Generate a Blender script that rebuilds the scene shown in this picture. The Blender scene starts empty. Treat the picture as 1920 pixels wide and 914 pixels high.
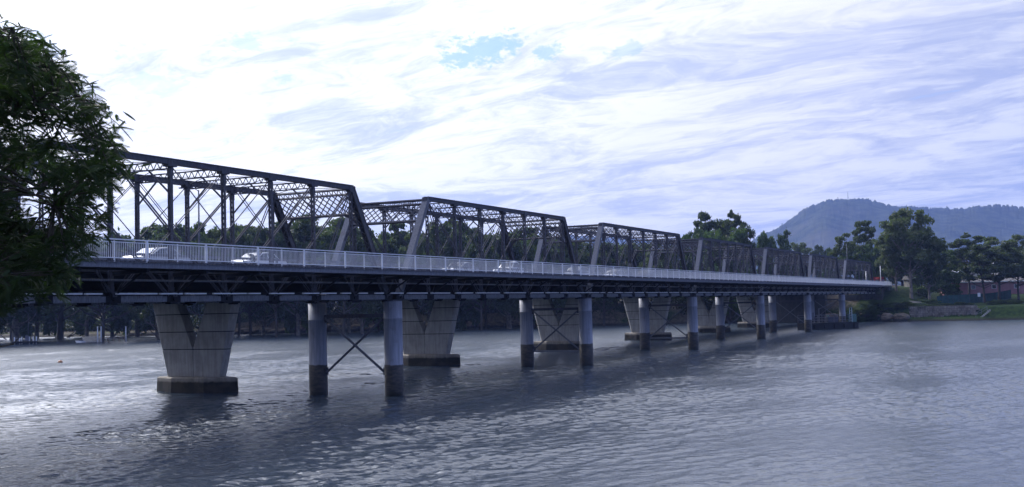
import bpy, math, random
import numpy as np
from mathutils import Vector, Matrix
rnd = random.Random(7)
R = math.radians
S = bpy.context.scene
COL = S.collection
# ------------------------------------------------------------------ camera
F, YAW, PIT, ROLL = 2178.5, R(25.431), R(3.046), R(-1.437)
CAM = Vector((-79.64, -48.53, 6.94))
FW = Vector((math.cos(YAW)*math.cos(PIT), math.sin(YAW)*math.cos(PIT), math.sin(PIT)))
_r = Vector((math.sin(YAW), -math.cos(YAW), 0)); _u = _r.cross(FW)
RT = _r*math.cos(ROLL)+_u*math.sin(ROLL); UP = -_r*math.sin(ROLL)+_u*math.cos(ROLL)
cd = bpy.data.cameras.new('camera'); cam = bpy.data.objects.new('camera', cd); COL.objects.link(cam)
cd.sensor_width = 36; cd.lens = 36*F/1920; cd.clip_start = .2; cd.clip_end = 40000
m = Matrix((RT, UP, -FW)).transposed().to_4x4(); m.translation = CAM; cam.matrix_world = m
S.camera = cam
def at(px, py, D):
    """surveyed point: where the sight line through a spot of the photograph is D metres away"""
    return CAM+(FW+RT*((px-960)/F)+UP*((457-py)/F))*D
# ------------------------------------------------------------------ sun, sky
SUN_AZ, SUN_EL = R(66), R(36)
sd = Vector((math.cos(SUN_AZ)*math.cos(SUN_EL), math.sin(SUN_AZ)*math.cos(SUN_EL), math.sin(SUN_EL)))
ld = bpy.data.lights.new('sun', 'SUN'); ld.energy = 2.0; ld.angle = R(3); ld.color = (1, .95, .87)
lo = bpy.data.objects.new('sun', ld); COL.objects.link(lo); lo.rotation_euler = (-sd).to_track_quat('-Z', 'Y').to_euler(); lo.location = (0, 0, 400)
S.view_settings.view_transform = 'Standard'; S.view_settings.look = 'None'; S.view_settings.exposure = .3; S.view_settings.gamma = 1
S.render.engine = 'CYCLES'
S.cycles.use_denoising = True; S.cycles.max_bounces = 8; S.cycles.volume_bounces = 0; S.cycles.transparent_max_bounces = 12
S.cycles.caustics_reflective = False; S.cycles.caustics_refractive = False; S.cycles.sample_clamp_indirect = 4

class NT:
    def __init__(s, tree): s.t = tree; s.n = tree.nodes; s.l = tree.links
    def node(s, typ, **kw):
        n = s.n.new(typ)
        for k, v in kw.items():
            if k == 'ins':
                for a, b in v.items(): s.put(n.inputs[a], b)
            else: setattr(n, k, v)
        return n
    def put(s, inp, v):
        if isinstance(v, bpy.types.NodeSocket): s.l.new(v, inp)
        elif v is not None:
            if hasattr(inp.default_value, '__len__') and not hasattr(v, '__len__'): v = (v,)*len(inp.default_value)
            if inp.type == 'RGBA' and hasattr(v, '__len__') and len(v) == 3: v = (*v, 1)
            inp.default_value = v
    def math(s, op, a, b=None, c=None, clamp=False):
        n = s.n.new('ShaderNodeMath'); n.operation = op; n.use_clamp = clamp
        for i, v in enumerate((a, b, c)):
            if v is not None: s.put(n.inputs[i], v)
        return n.outputs[0]
    def vec(s, op, a, b=None, scale=None):
        n = s.n.new('ShaderNodeVectorMath'); n.operation = op; s.put(n.inputs[0], a)
        if b is not None: s.put(n.inputs[1], b)
        if scale is not None: s.put(n.inputs[3], scale)
        return n.outputs[1] if op in ('DOT_PRODUCT', 'LENGTH', 'DISTANCE') else n.outputs[0]
    def comb(s, x, y, z): return s.node('ShaderNodeCombineXYZ', ins={0: x, 1: y, 2: z}).outputs[0]
    def noise(s, v, scale, detail=4, rough=.55, dist=0, w=None, ntype=None):
        n = s.n.new('ShaderNodeTexNoise'); s.put(n.inputs['Vector'], v)
        n.inputs['Scale'].default_value = scale; n.inputs['Detail'].default_value = detail
        n.inputs['Roughness'].default_value = rough; n.inputs['Distortion'].default_value = dist
        return n.outputs[0]
    def ramp(s, v, lo, hi, a=0., b=1., smooth=True):
        n = s.n.new('ShaderNodeMapRange'); n.interpolation_type = 'SMOOTHSTEP' if smooth else 'LINEAR'
        for i, x in enumerate((v, lo, hi, a, b)): s.put(n.inputs[i], x)
        return n.outputs[0]
    def mix(s, f, a, b, typ='MIX'):
        n = s.n.new('ShaderNodeMix'); n.data_type = 'RGBA'; n.blend_type = typ
        s.put(n.inputs[0], f); s.put(n.inputs[6], a); s.put(n.inputs[7], b)
        return n.outputs[2]

W = bpy.data.worlds.new('World'); S.world = W; W.use_nodes = True
t = NT(W.node_tree); t.n.clear()
sky = t.node('ShaderNodeTexSky', sky_type='NISHITA', sun_disc=False, sun_elevation=SUN_EL, sun_rotation=math.pi/2-SUN_AZ, altitude=0, air_density=1.2, dust_density=1.5, ozone_density=2)
dirv = t.vec('NORMALIZE', t.node('ShaderNodeTexCoord').outputs['Generated'])
FH = Vector((math.cos(YAW), math.sin(YAW), 0)); RH = Vector((math.sin(YAW), -math.cos(YAW), 0))
sa = t.vec('DOT_PRODUCT', dirv, tuple(RH)); sb = t.vec('DOT_PRODUCT', dirv, tuple(FH))
sz = t.node('ShaderNodeSeparateXYZ', ins={0: dirv}).outputs[2]
zz = t.math('ADD', t.math('MAXIMUM', sz, 0), .13)
cu = t.math('DIVIDE', sa, zz); cv = t.math('DIVIDE', sb, zz)
P = t.comb(cu, cv, 0)                                  # cloud layer seen in perspective
Pr = t.vec('ADD', P, t.comb(t.math('MULTIPLY', cv, .35), t.math('MULTIPLY', cu, .24), 0))
wn = t.node('ShaderNodeTexNoise', ins={'Vector': Pr, 'Scale': 1.1, 'Detail': 3}).outputs[1]
wn2 = t.node('ShaderNodeTexNoise', ins={'Vector': Pr, 'Scale': 4.5, 'Detail': 3}).outputs[1]
Ps = t.vec('ADD', t.vec('MULTIPLY', Pr, (.92, 1.2, 1)), t.vec('ADD', t.vec('SCALE', t.vec('SUBTRACT', wn, (.5, .5, .5)), scale=.9), t.vec('SCALE', t.vec('SUBTRACT', wn2, (.5, .5, .5)), scale=.22)))
big = t.noise(t.vec('ADD', Ps, (3.1, 7.7, 0)), .75, 3, .5, .3)
med = t.noise(t.vec('ADD', Ps, (1.3, 2.2, 0)), 2.6, 10, .62, .35)
fine = t.noise(Ps, 11, 8, .65, .3)
dens = t.math('ADD', t.math('ADD', t.math('MULTIPLY', big, .65), t.math('MULTIPLY', med, .85)), t.math('MULTIPLY', fine, .40))
# angle to the sun: cloud near it is lit through, cloud away from it is grey-blue
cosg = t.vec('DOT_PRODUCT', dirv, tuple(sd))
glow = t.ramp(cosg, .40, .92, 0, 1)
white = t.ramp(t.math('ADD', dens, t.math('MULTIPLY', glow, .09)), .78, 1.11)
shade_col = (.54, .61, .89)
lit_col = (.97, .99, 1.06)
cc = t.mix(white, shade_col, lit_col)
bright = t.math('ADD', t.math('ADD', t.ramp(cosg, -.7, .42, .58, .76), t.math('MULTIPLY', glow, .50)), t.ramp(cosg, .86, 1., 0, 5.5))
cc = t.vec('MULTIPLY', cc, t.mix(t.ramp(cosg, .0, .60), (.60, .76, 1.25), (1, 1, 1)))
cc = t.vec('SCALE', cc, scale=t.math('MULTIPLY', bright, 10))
hole = t.ramp(t.math('ADD', t.math('MULTIPLY', med, .6), t.math('MULTIPLY', t.noise(t.vec('ADD', Ps, (9, 4, 0)), 1.6, 6, .6), .6)), .40, .46, 1, 0)
hole = t.math('MULTIPLY', hole, t.ramp(sz, .10, .2))
nh = t.math('MULTIPLY', t.math('SUBTRACT', t.noise(t.vec('MULTIPLY', dirv, (1, 1, 2)), 55, 8, .68), .5), 5.5)
for px_, py_, wa, wz, tl, am in ((900, 93, .030, .011, .28, .95), (1030, 97, .012, .007, .3, .8), (1172, 97, .012, .005, .3, .5), (120, 62, .045, .016, .1, .5), (300, 158, .022, .008, 0, .4), (535, 146, .008, .005, 0, .5), (470, 80, .018, .007, .1, .5)):
    hd = (FW+RT*((px_-960)/F)+UP*((457-py_)/F)).normalized(); dd = t.vec('SUBTRACT', dirv, tuple(hd))
    da = t.math('DIVIDE', t.vec('DOT_PRODUCT', dd, tuple(RH)), wa); dz = t.math('DIVIDE', t.node('ShaderNodeSeparateXYZ', ins={0: dd}).outputs[2], wz)
    dz = t.math('SUBTRACT', dz, t.math('MULTIPLY', da, tl*1.5))
    e_ = t.math('ADD', t.math('SQRT', t.math('ADD', t.math('MULTIPLY', da, da), t.math('MULTIPLY', dz, dz))), nh)
    hole = t.math('MAXIMUM', hole, t.math('MULTIPLY', t.ramp(e_, .55, 1.35, 1, 0), am))
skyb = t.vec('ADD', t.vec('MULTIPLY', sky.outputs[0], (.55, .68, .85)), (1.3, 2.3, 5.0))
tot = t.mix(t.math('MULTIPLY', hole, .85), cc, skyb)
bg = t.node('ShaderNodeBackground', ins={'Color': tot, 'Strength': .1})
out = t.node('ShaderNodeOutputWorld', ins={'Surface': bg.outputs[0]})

# ------------------------------------------------------------------ materials
def mat(name):
    M = bpy.data.materials.new(name); M.use_nodes = True; t = NT(M.node_tree)
    b = t.n['Principled BSDF']; return M, t, b
def coords(t, kind='Object'): return t.node('ShaderNodeTexCoord').outputs[kind]
def wpos(t): return t.node('ShaderNodeNewGeometry').outputs['Position']
def simple(name, col, rough=.6, metal=0., var=.25, scale=3., bump=0., world=True, spec=.3):
    M, t, b = mat(name); v = wpos(t) if world else coords(t)
    n = t.noise(v, scale, 5, .6); c = t.mix(t.ramp(n, .3, .7), [x*(1-var) for x in col], [min(1, x*(1+var)) for x in col])
    t.put(b.inputs['Base Color'], c); b.inputs['Roughness'].default_value = rough; b.inputs['Metallic'].default_value = metal
    b.inputs['Specular IOR Level'].default_value = spec
    if bump:
        bn = t.node('ShaderNodeBump', ins={'Height': t.noise(v, scale*6, 4, .6), 'Distance': bump, 'Strength': .6}); t.put(b.inputs['Normal'], bn.outputs[0])
    return M
def steel(name, col, rust=.35):
    M, t, b = mat(name); v = wpos(t)
    n = t.noise(v, 1.3, 6, .65); n2 = t.noise(t.vec('MULTIPLY', v, (3, 3, .8)), 4, 4, .6)
    c = t.mix(t.ramp(n2, .3, .75), [x*.75 for x in col], [x*1.25 for x in col])
    c = t.mix(t.math('MULTIPLY', t.ramp(n, .55, .72), rust), c, (.075, .035, .022))
    t.put(b.inputs['Base Color'], c); t.put(b.inputs['Roughness'], t.ramp(n2, .2, .8, .6, .85)); b.inputs['Specular IOR Level'].default_value = .15
    return M
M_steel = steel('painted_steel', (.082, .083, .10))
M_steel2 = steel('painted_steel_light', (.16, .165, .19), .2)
M_chord = steel('lower_chord_paint', (.19, .195, .215), .3)
M_dark = steel('under_deck_shade_steel', (.016, .017, .021), .3)  # bridge steel darkened: the shade under the deck is put into its colour
def mk_rail():
    M, t, b = mat('railing_paint'); n = t.noise(wpos(t), 2, 5, .6)
    t.put(b.inputs['Base Color'], t.mix(t.ramp(n, .3, .7), (.66, .66, .68), (.8, .8, .8))); b.inputs['Roughness'].default_value = .5
    return M
M_rail = mk_rail()
def mk_col():
    M, t, b = mat('caisson_paint'); p = wpos(t); z = t.node('ShaderNodeSeparateXYZ', ins={0: p}).outputs[2]
    st = t.noise(t.vec('MULTIPLY', p, (5, 5, .35)), 1.2, 5, .6); n = t.noise(p, 1.1, 6, .6)
    c = t.mix(t.ramp(st, .35, .72), (.20, .21, .25), (.30, .31, .36))
    c = t.mix(t.math('MULTIPLY', t.ramp(n, .56, .7), .35), c, (.13, .10, .08))
    edge = t.math('ADD', z, t.math('MULTIPLY', t.math('SUBTRACT', t.noise(p, 2.2, 5, .7), .5), .36))
    tide = t.ramp(edge, 2.42, 2.50, 1, 0)
    tc = t.mix(t.ramp(t.noise(t.vec('MULTIPLY', p, (1, 1, 3)), 1.6, 6, .65), .35, .7), (.018, .018, .018), (.07, .055, .045))
    tc = t.mix(t.ramp(z, .0, .55, 1, 0), tc, (.012, .014, .012))
    t.put(b.inputs['Base Color'], t.mix(tide, c, tc)); t.put(b.inputs['Roughness'], t.ramp(z, .1, .8, .3, .6))
    bn = t.node('ShaderNodeBump', ins={'Height': t.noise(p, 14, 5, .6), 'Distance': .03, 'Strength': t.math('MULTIPLY', tide, .8)}); t.put(b.inputs['Normal'], bn.outputs[0])
    return M
M_col = mk_col()
def mk_conc(name, c0, c1, tide=None):
    M, t, b = mat(name); p = wpos(t); z = t.node('ShaderNodeSeparateXYZ', ins={0: p}).outputs[2]
    n = t.noise(p, .7, 7, .62); st = t.noise(t.vec('MULTIPLY', p, (2.5, 2.5, .25)), 1.5, 6, .6)
    c = t.mix(t.ramp(t.math('ADD', t.math('MULTIPLY', n, .5), t.math('MULTIPLY', st, .5)), .36, .64), c0, c1)
    rnd_ = t.node('ShaderNodeObjectInfo').outputs['Random']
    c = t.vec('SCALE', c, scale=t.ramp(rnd_, 0, 1, .9, 1.1, False))
    if tide:
        e = t.math('ADD', z, t.math('MULTIPLY', t.math('SUBTRACT', t.noise(p, 2., 5, .7), .5), .3))
        c = t.mix(t.ramp(e, tide-.12, tide+.12, 1, 0), c, t.mix(t.ramp(n, .4, .6), (.018, .018, .014), (.05, .04, .03)))
    t.put(b.inputs['Base Color'], c); b.inputs['Roughness'].default_value = .85
    bn = t.node('ShaderNodeBump', ins={'Height': t.noise(p, 6, 8, .65), 'Distance': .02, 'Strength': .5}); t.put(b.inputs['Normal'], bn.outputs[0])
    return M
M_conc = mk_conc('pier_concrete', (.26, .245, .225), (.41, .39, .36))
M_foot = mk_conc('footing_concrete', (.20, .175, .14), (.33, .29, .24), .95)
M_abut = mk_conc('abutment_concrete', (.10, .095, .085), (.2, .185, .165))
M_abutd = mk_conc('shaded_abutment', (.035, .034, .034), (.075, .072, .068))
M_joint = simple('joint_shadow', (.06, .055, .05), .9)
M_asph = simple('asphalt', (.05, .05, .052), .85, bump=.01, scale=5)
M_timber = simple('weathered_timber', (.14, .11, .085), .85, scale=4, bump=.01)
M_white = simple('white_paint', (.8, .8, .8), .5, var=.08)
M_black = simple('black_rubber', (.02, .02, .022), .7)
def leafmat(name, a, b_, trans=.35):
    M, t, b = mat(name); p = wpos(t); n = t.noise(p, .35, 3, .6); n2 = t.noise(p, 3.2, 3, .6)
    rn = t.node('ShaderNodeObjectInfo').outputs['Random']
    f = t.math('ADD', t.math('MULTIPLY', t.math('ADD', n, n2), .42), t.math('MULTIPLY', rn, .2))
    c = t.mix(t.ramp(f, .32, .74), a, b_)
    t.put(b.inputs['Base Color'], c); b.inputs['Roughness'].default_value = .55; b.inputs['Specular IOR Level'].default_value = .2
    tr = t.node('ShaderNodeBsdfTranslucent', ins={'Color': t.vec('MULTIPLY', c, (1.2, 1.5, .7))})
    mx = t.node('ShaderNodeMixShader', ins={0: trans, 1: b.outputs[0], 2: tr.outputs[0]})
    t.put(t.n['Material Output'].inputs['Surface'], mx.outputs[0]); return M
M_leafN = leafmat('feathery_leaves', (.026, .042, .02), (.07, .105, .034), .36)
M_leafG = leafmat('gum_leaves', (.04, .055, .028), (.115, .135, .062), .3)
M_leafB = leafmat('broad_leaves', (.036, .055, .024), (.105, .15, .05), .3)
M_bush = leafmat('undergrowth_leaves', (.016, .022, .014), (.045, .055, .028), .25)
M_bark = simple('dark_bark', (.06, .05, .042), .9, scale=6, bump=.02)
M_palebark = simple('pale_gum_bark', (.17, .145, .12), .8, scale=1.5, var=.45)
def mk_ground():
    M, t, b = mat('bank_ground'); p = wpos(t); xyz = t.node('ShaderNodeSeparateXYZ', ins={0: p}); z = xyz.outputs[2]; y = xyz.outputs[1]
    n = t.noise(p, .09, 6, .6); n2 = t.noise(p, 1.4, 5, .6)
    grass = t.mix(t.ramp(n2, .35, .65), (.018, .034, .011), (.038, .066, .017))
    dirt = t.mix(t.ramp(n2, .3, .7), (.06, .052, .042), (.14, .12, .095))
    gr = t.ramp(y, 6, 0)
    f = t.math('ADD', t.math('MULTIPLY', gr, .45), n)
    c = t.mix(t.ramp(f, .5, .62), dirt, grass)
    wet = t.ramp(z, .1, .9, 1, 0); c = t.mix(wet, c, (.03, .028, .022))
    t.put(b.inputs['Base Color'], c); b.inputs['Roughness'].default_value = .95; b.inputs['Specular IOR Level'].default_value = .1
    bn = t.node('ShaderNodeBump', ins={'Height': t.noise(p, 2.5, 6, .65), 'Distance': .25, 'Strength': .7}); t.put(b.inputs['Normal'], bn.outputs[0])
    return M
M_ground = mk_ground()
def mk_rock():
    M, t, b = mat('sandstone'); p = wpos(t); n = t.noise(t.vec('MULTIPLY', p, (1, 1, 3)), .5, 7, .65)
    z = t.node('ShaderNodeSeparateXYZ', ins={0: p}).outputs[2]
    c = t.mix(t.ramp(n, .35, .65), (.045, .04, .032), (.23, .18, .13)); c = t.mix(t.ramp(z, .2, 1.1, 1, 0), c, (.025, .022, .018))
    t.put(b.inputs['Base Color'], c); b.inputs['Roughness'].default_value = .9
    bn = t.node('ShaderNodeBump', ins={'Height': t.noise(t.vec('MULTIPLY', p, (1, 1, 2.5)), 1.6, 6, .7), 'Distance': .3, 'Strength': .8}); t.put(b.inputs['Normal'], bn.outputs[0])
    return M
M_rock = mk_rock()
def mk_hill():
    M, t, b = mat('forested_hill'); p = wpos(t); n = t.noise(p, .022, 6, .65); n2 = t.noise(p, .0025, 4, .5)
    c = t.mix(t.ramp(n, .35, .65), (.018, .024, .016), (.06, .07, .04)); c = t.mix(t.math('MULTIPLY', t.ramp(n2, .5, .66), .5), c, (.11, .10, .08))
    t.put(b.inputs['Base Color'], c); b.inputs['Roughness'].default_value = 1; b.inputs['Specular IOR Level'].default_value = 0
    return M
M_hill = mk_hill()
def mk_water():
    M, t, b = mat('river_water'); p = wpos(t)
    h = t.math('MULTIPLY', t.noise(t.vec('MULTIPLY', p, (1, .6, 1)), 5.5, 3, .6, .6), .6)
    h = t.math('ADD', h, t.math('MULTIPLY', t.noise(p, 2.4, 3, .55, .6), .8))
    bn = t.node('ShaderNodeBump', ins={'Height': h, 'Distance': .03, 'Strength': 1.0})
    murk = t.mix(t.noise(p, .02, 3, .5), (.028, .042, .064), (.038, .054, .076))
    t.put(b.inputs['Base Color'], murk); t.put(b.inputs['Roughness'], t.ramp(t.vec('DISTANCE', p, (-79, -48, 7)), 40, 240, .06, .27, False)); b.inputs['IOR'].default_value = 1.33
    b.inputs['Specular IOR Level'].default_value = .5
    t.put(b.inputs['Normal'], bn.outputs[0]); return M
M_water = mk_water()

# ------------------------------------------------------------------ mesh helpers
class MB:
    def __init__(s): s.v = []; s.f = []
    def add(s, vs, fs):
        o = len(s.v); s.v.extend([tuple(x) for x in vs]); s.f.extend([tuple(i+o for i in f) for f in fs]); return s
    def bar(s, p0, p1, w, h, up=(0, 0, 1), taper=1.):
        p0 = Vector(p0); p1 = Vector(p1); d = (p1-p0).normalized(); up = Vector(up)
        if abs(d.dot(up)) > .98: up = Vector((1, 0, 0)) if abs(d.x) < .9 else Vector((0, 1, 0))
        sx = d.cross(up).normalized(); sy = sx.cross(d)
        vs = [p+sx*(a*w/2*k)+sy*(b*h/2*k) for p, k in ((p0, 1), (p1, taper)) for a, b in ((-1, -1), (1, -1), (1, 1), (-1, 1))]
        return s.add(vs, [(3, 2, 1, 0), (4, 5, 6, 7), (0, 1, 5, 4), (1, 2, 6, 5), (2, 3, 7, 6), (3, 0, 4, 7)])
    def box(s, c, sz):
        x, y, z = c; a, b, d = sz[0]/2, sz[1]/2, sz[2]/2
        vs = [(x+i*a, y+j*b, z+k*d) for k in (-1, 1) for i, j in ((-1, -1), (1, -1), (1, 1), (-1, 1))]
        return s.add(vs, [(3, 2, 1, 0), (4, 5, 6, 7), (0, 1, 5, 4), (1, 2, 6, 5), (2, 3, 7, 6), (3, 0, 4, 7)])
    def tube(s, pts, rad, n=8, cap=True):
        pts = [Vector(p) for p in pts]; rad = rad if hasattr(rad, '__len__') else [rad]*len(pts); o = len(s.v); N = len(pts)
        for i, p in enumerate(pts):
            d = (pts[min(i+1, N-1)]-pts[max(i-1, 0)]).normalized(); up = Vector((0, 0, 1)) if abs(d.z) < .95 else Vector((1, 0, 0))
            a = d.cross(up).normalized(); b = a.cross(d)
            for k in range(n):
                an = 2*math.pi*k/n; s.v.append(tuple(p+(a*math.cos(an)+b*math.sin(an))*rad[i]))
        for i in range(N-1):
            for k in range(n):
                a0 = o+i*n+k; a1 = o+i*n+(k+1) % n; s.f.append((a0, a1, a1+n, a0+n))
        if cap: s.f.append(tuple(o+k for k in range(n))[::-1]); s.f.append(tuple(o+(N-1)*n+k for k in range(n)))
        return s
    def prism(s, poly, axis, a, b, shrink=None):
        """poly of 2D points extruded along axis (0,1,2) between a and b"""
        n = len(poly)
        def P3(p, c): return (c, p[0], p[1]) if axis == 0 else ((p[0], c, p[1]) if axis == 1 else (p[0], p[1], c))
        vs = [P3(p, a) for p in poly]+[P3(p, b) for p in (shrink or poly)]
        return s.add(vs, [tuple(range(n))[::-1], tuple(range(n, 2*n))]+[(i, (i+1) % n, n+(i+1) % n, n+i) for i in range(n)])
    def mesh(s, name, mt, smooth=False, fix=True):
        me = bpy.data.meshes.new(name); me.from_pydata(s.v, [], s.f); me.materials.append(mt)
        if fix:
            import bmesh
            bm = bmesh.new(); bm.from_mesh(me); bmesh.ops.recalc_face_normals(bm, faces=bm.faces); bm.to_mesh(me); bm.free()
        if smooth: me.polygons.foreach_set('use_smooth', [True]*len(me.polygons))
        return me
    def build(s, name, mt, parent=None, smooth=False, loc=None): return place(name, s.mesh(name, mt, smooth), parent, loc)
def place(name, me, parent=None, loc=None, rot=None, scale=None):
    o = bpy.data.objects.new(name, me); COL.objects.link(o)
    if parent: o.parent = parent
    if loc: o.location = loc
    if rot: o.rotation_euler = rot
    if scale: o.scale = scale
    return o
def tag(o, label=None, cat=None, group=None, kind=None):
    if label: o['label'] = label
    if cat: o['category'] = cat
    if group: o['group'] = group
    if kind: o['kind'] = kind
    return o
def empty(name, loc=(0, 0, 0), rz=0, label=None, cat=None, group=None):
    o = bpy.data.objects.new(name, None); COL.objects.link(o); o.location = loc; o.rotation_euler = (0, 0, rz); o.empty_display_size = .5
    return tag(o, label, cat, group)
def kids(o): return [c for c in bpy.data.objects if c.parent == o]
def copy_tree(o, loc, label, rz=None, group=None, scale=None):
    def cp(a, par):
        c = a.copy(); COL.objects.link(c); c.parent = par
        for k in kmap.get(a.name, ()): cp(k, c)
        return c
    kmap = {}
    for b in bpy.data.objects:
        if b.parent: kmap.setdefault(b.parent.name, []).append(b)
    r = cp(o, None); r.location = loc; r['label'] = label
    if rz is not None: r.rotation_euler = (0, 0, rz)
    if group: r['group'] = group
    if scale: r.scale = scale
    return r
def npmesh(name, verts, quads, mt):
    me = bpy.data.meshes.new(name); nv, nf = len(verts), len(quads); k = quads.shape[1]
    me.vertices.add(nv); me.vertices.foreach_set('co', verts.astype(np.float32).ravel())
    me.loops.add(nf*k); me.loops.foreach_set('vertex_index', quads.astype(np.int32).ravel())
    me.polygons.add(nf); me.polygons.foreach_set('loop_start', np.arange(0, nf*k, k, dtype=np.int32)); me.polygons.foreach_set('loop_total', np.full(nf, k, dtype=np.int32))
    me.update(calc_edges=True); me.materials.append(mt); return me

# ------------------------------------------------------------------ terrain
SH = [(-5000, 240), (-60, 246), (-36, 246), (-3, 247), (10, 258), (30, 264), (51, 268), (111, 254), (179, 219), (257, 229), (311, 230), (600, 232), (5000, 250)]
def xshore(y):
    return np.interp(y, [a for a, b in SH], [b for a, b in SH])
def sm(x, a, b): q = np.clip((x-a)/(b-a), 0, 1); return q*q*(3-2*q)
def gz(x, y):
    x = np.asarray(x, float); y = np.asarray(y, float); d = x-xshore(y)
    wob = .5*np.sin(y*.23)+.35*np.sin(y*.61+1)+.3*np.sin(x*.4+y*.17)
    cliff = 4.2*sm(d, .2, 3.5)+1.6*sm(d, 5, 20)+4.5*sm(d, 20, 110)+wob*sm(d, 0, 3)*.8
    beach = .75*sm(d, 0, 3)+1.4*sm(d, 8, 22)+8*sm(d, 22, 110)
    lf = sm(y, 185, 215); left = cliff*(1-lf)+beach*lf
    right = .9*sm(d, -.3, .4)+2.6*sm(d, 2.2, 4.2)+.8*sm(d, 4, 34)+2.3*sm(d, 34, 70)+4*sm(d, 70, 150)
    rf = sm(-y, -6, 6); land = left*(1-rf)+right*rf
    emb = sm(y, -15, -4.5)*(1-sm(y, 31, 44))*sm(x, 252, 276)
    land = land*(1-emb)+np.maximum(land, 9.55)*emb
    bed = np.maximum(d*.5, -3)
    z = np.where(d > 0, land, bed)
    e = -62-x
    return np.where(e > -20, np.minimum(e*.33, 5.25), z)
def grid(name, xs, ys, zf, mt, kind='structure'):
    X, Y = np.meshgrid(xs, ys, indexing='ij'); Z = zf(X, Y); nx, ny = X.shape
    v = np.stack([X, Y, Z], -1).reshape(-1, 3); i = np.arange(nx*ny).reshape(nx, ny)
    q = np.stack([i[:-1, :-1], i[1:, :-1], i[1:, 1:], i[:-1, 1:]], -1).reshape(-1, 4)
    me = npmesh(name, v, q, mt); me.polygons.foreach_set('use_smooth', [True]*len(me.polygons))
    return tag(place(name, me), kind=kind)
xs = np.unique(np.concatenate([np.linspace(-400, -90, 12), np.linspace(-90, -50, 30), np.linspace(-50, 200, 12), np.arange(205, 300, 1.), np.arange(300, 420, 6.), np.geomspace(420, 9500, 26)]))
ys = np.unique(np.concatenate([-np.geomspace(90, 5000, 20), np.arange(-90, 60, 1.5), np.arange(60, 340, 3.), np.geomspace(340, 6000, 22)]))
grid('ground', xs, ys, gz, M_ground)
wx = MB(); wx.add([(-61.0, -5000, -.35), (330, -5000, -.35), (330, 6000, -.35), (-61.0, 6000, -.35)], [(0, 1, 2, 3)])
tag(wx.build('river_water', M_water), kind='structure')
def waves():
    rs = np.random.RandomState(4)
    r = [24.]
    while r[-1] < 372: r.append(r[-1]+(.105 if r[-1] < 100 else .105+(r[-1]-100)*.0013))
    r = np.array(r); th = YAW+np.linspace(R(-29), R(29), 620)
    Rr, Th = np.meshgrid(r, th, indexing='ij'); X = CAM.x+Rr*np.cos(Th); Y = CAM.y+Rr*np.sin(Th); Z = np.zeros_like(X)
    wind = R(74); lam = .34*(3.4/.34)**(rs.rand(110)**1.35); tot = 0
    gust = np.zeros_like(X)
    for k in range(7):
        a = rs.uniform(0, 6.28); l = rs.uniform(18, 70); gust += np.sin(2*math.pi*(X*math.cos(a)+Y*math.sin(a)*1.6)/l+rs.uniform(0, 6.28))
    gust = 1+.17*gust
    lane = np.zeros_like(X)
    for k in range(9):                                       # long wind lanes lying across the river
        a = R(80)+rs.normal(0, .22); l = rs.uniform(7, 30); lane += np.sin(2*math.pi*(X*math.cos(a)+Y*math.sin(a))/l+rs.uniform(0, 6.28)+.8*np.sin(X/23.+k))
    gust = np.clip(gust+.11*lane, .25, 2)
    for l in lam:
        a = wind+rs.normal(0, .62 if l < 1.2 else .38); k = 2*math.pi/l
        sl = .0185 if l < 1.2 else .0185*(1.2/l)**.75
        Z += sl/k*np.sin(k*(X*math.cos(a)+Y*math.sin(a))+rs.uniform(0, 6.28))*np.clip((Rr[:, :1]*0+l*260-Rr)/60, 0, 1)
    Z = Z*gust; Z = Z+1.0*np.clip(Z, 0, None)**2
    v = np.stack([X, Y, Z], -1).reshape(-1, 3).astype(np.float32); n, m_ = X.shape; i = np.arange(n*m_).reshape(n, m_)
    q = np.stack([i[:-1, :-1], i[1:, :-1], i[1:, 1:], i[:-1, 1:]], -1).reshape(-1, 4)
    me = npmesh('river_water', v, q, M_water); me.polygons.foreach_set('use_smooth', [True]*len(me.polygons)); tag(place('river_water', me), kind='structure')
waves()
# distant hills: ridge lines surveyed from the skyline
def ridge(name, prof, D, depth, mt, label_px=1.2, seed=0, bumps=1.):
    rs = np.random.RandomState(seed); px = np.array([p[0] for p in prof], float); py = np.array([p[1] for p in prof], float)
    U = np.arange(px[0], px[-1], 1.6); top = np.interp(U, px, py)
    n1 = .8*rs.randn(len(U))+1.6*np.convolve(rs.randn(len(U)+20), np.ones(4)/4, 'valid')[:len(U)]+3*np.convolve(rs.randn(len(U)+60), np.ones(20)/20, 'valid')[:len(U)]
    verts = []; rows = 64
    for i, (a, b) in enumerate(zip(U, top)):
        T = at(a, b, D); base_h = T.z; crest = T.z+bumps*D/F*1.1*(n1[i])
        dirx = Vector((T.x-CAM.x, T.y-CAM.y, 0)).normalized()
        for k in range(rows):
            q = k/(rows-1)                                   # foot in front, crest, then down behind
            if q < .8: s = q/.8; off = -(1-s)*depth; h = base_h*(s**1.25)+(crest-base_h)*s**24*(1+.5*rs.randn())
            else: s = (q-.8)/.2; off = s*depth*.4; h = base_h*(1-.6*s)+(crest-base_h)*(1-s)
            kk = q*26; jit = math.sin(a*.021+kk*.5)*.05+math.sin(a*.047-kk*.3+seed)*.045+math.sin(a*.013+kk*.17+2)*.07+math.sin(a*.09+kk*.9)*.015
            h *= 1+jit*math.sin(math.pi*min(q/.8, 1))
            h += rs.randn()*D/F*bumps*.6*(q > .15)*(q < .95)*(.5+.5*q)
            verts.append((T.x+dirx.x*off, T.y+dirx.y*off, h-2*(k == 0)))
    v = np.array(verts); i = np.arange(len(U)*rows).reshape(len(U), rows)
    q = np.stack([i[:-1, :-1], i[1:, :-1], i[1:, 1:], i[:-1, 1:]], -1).reshape(-1, 4)
    return tag(place(name, npmesh(name, v, q, mt)), kind='structure')
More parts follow.
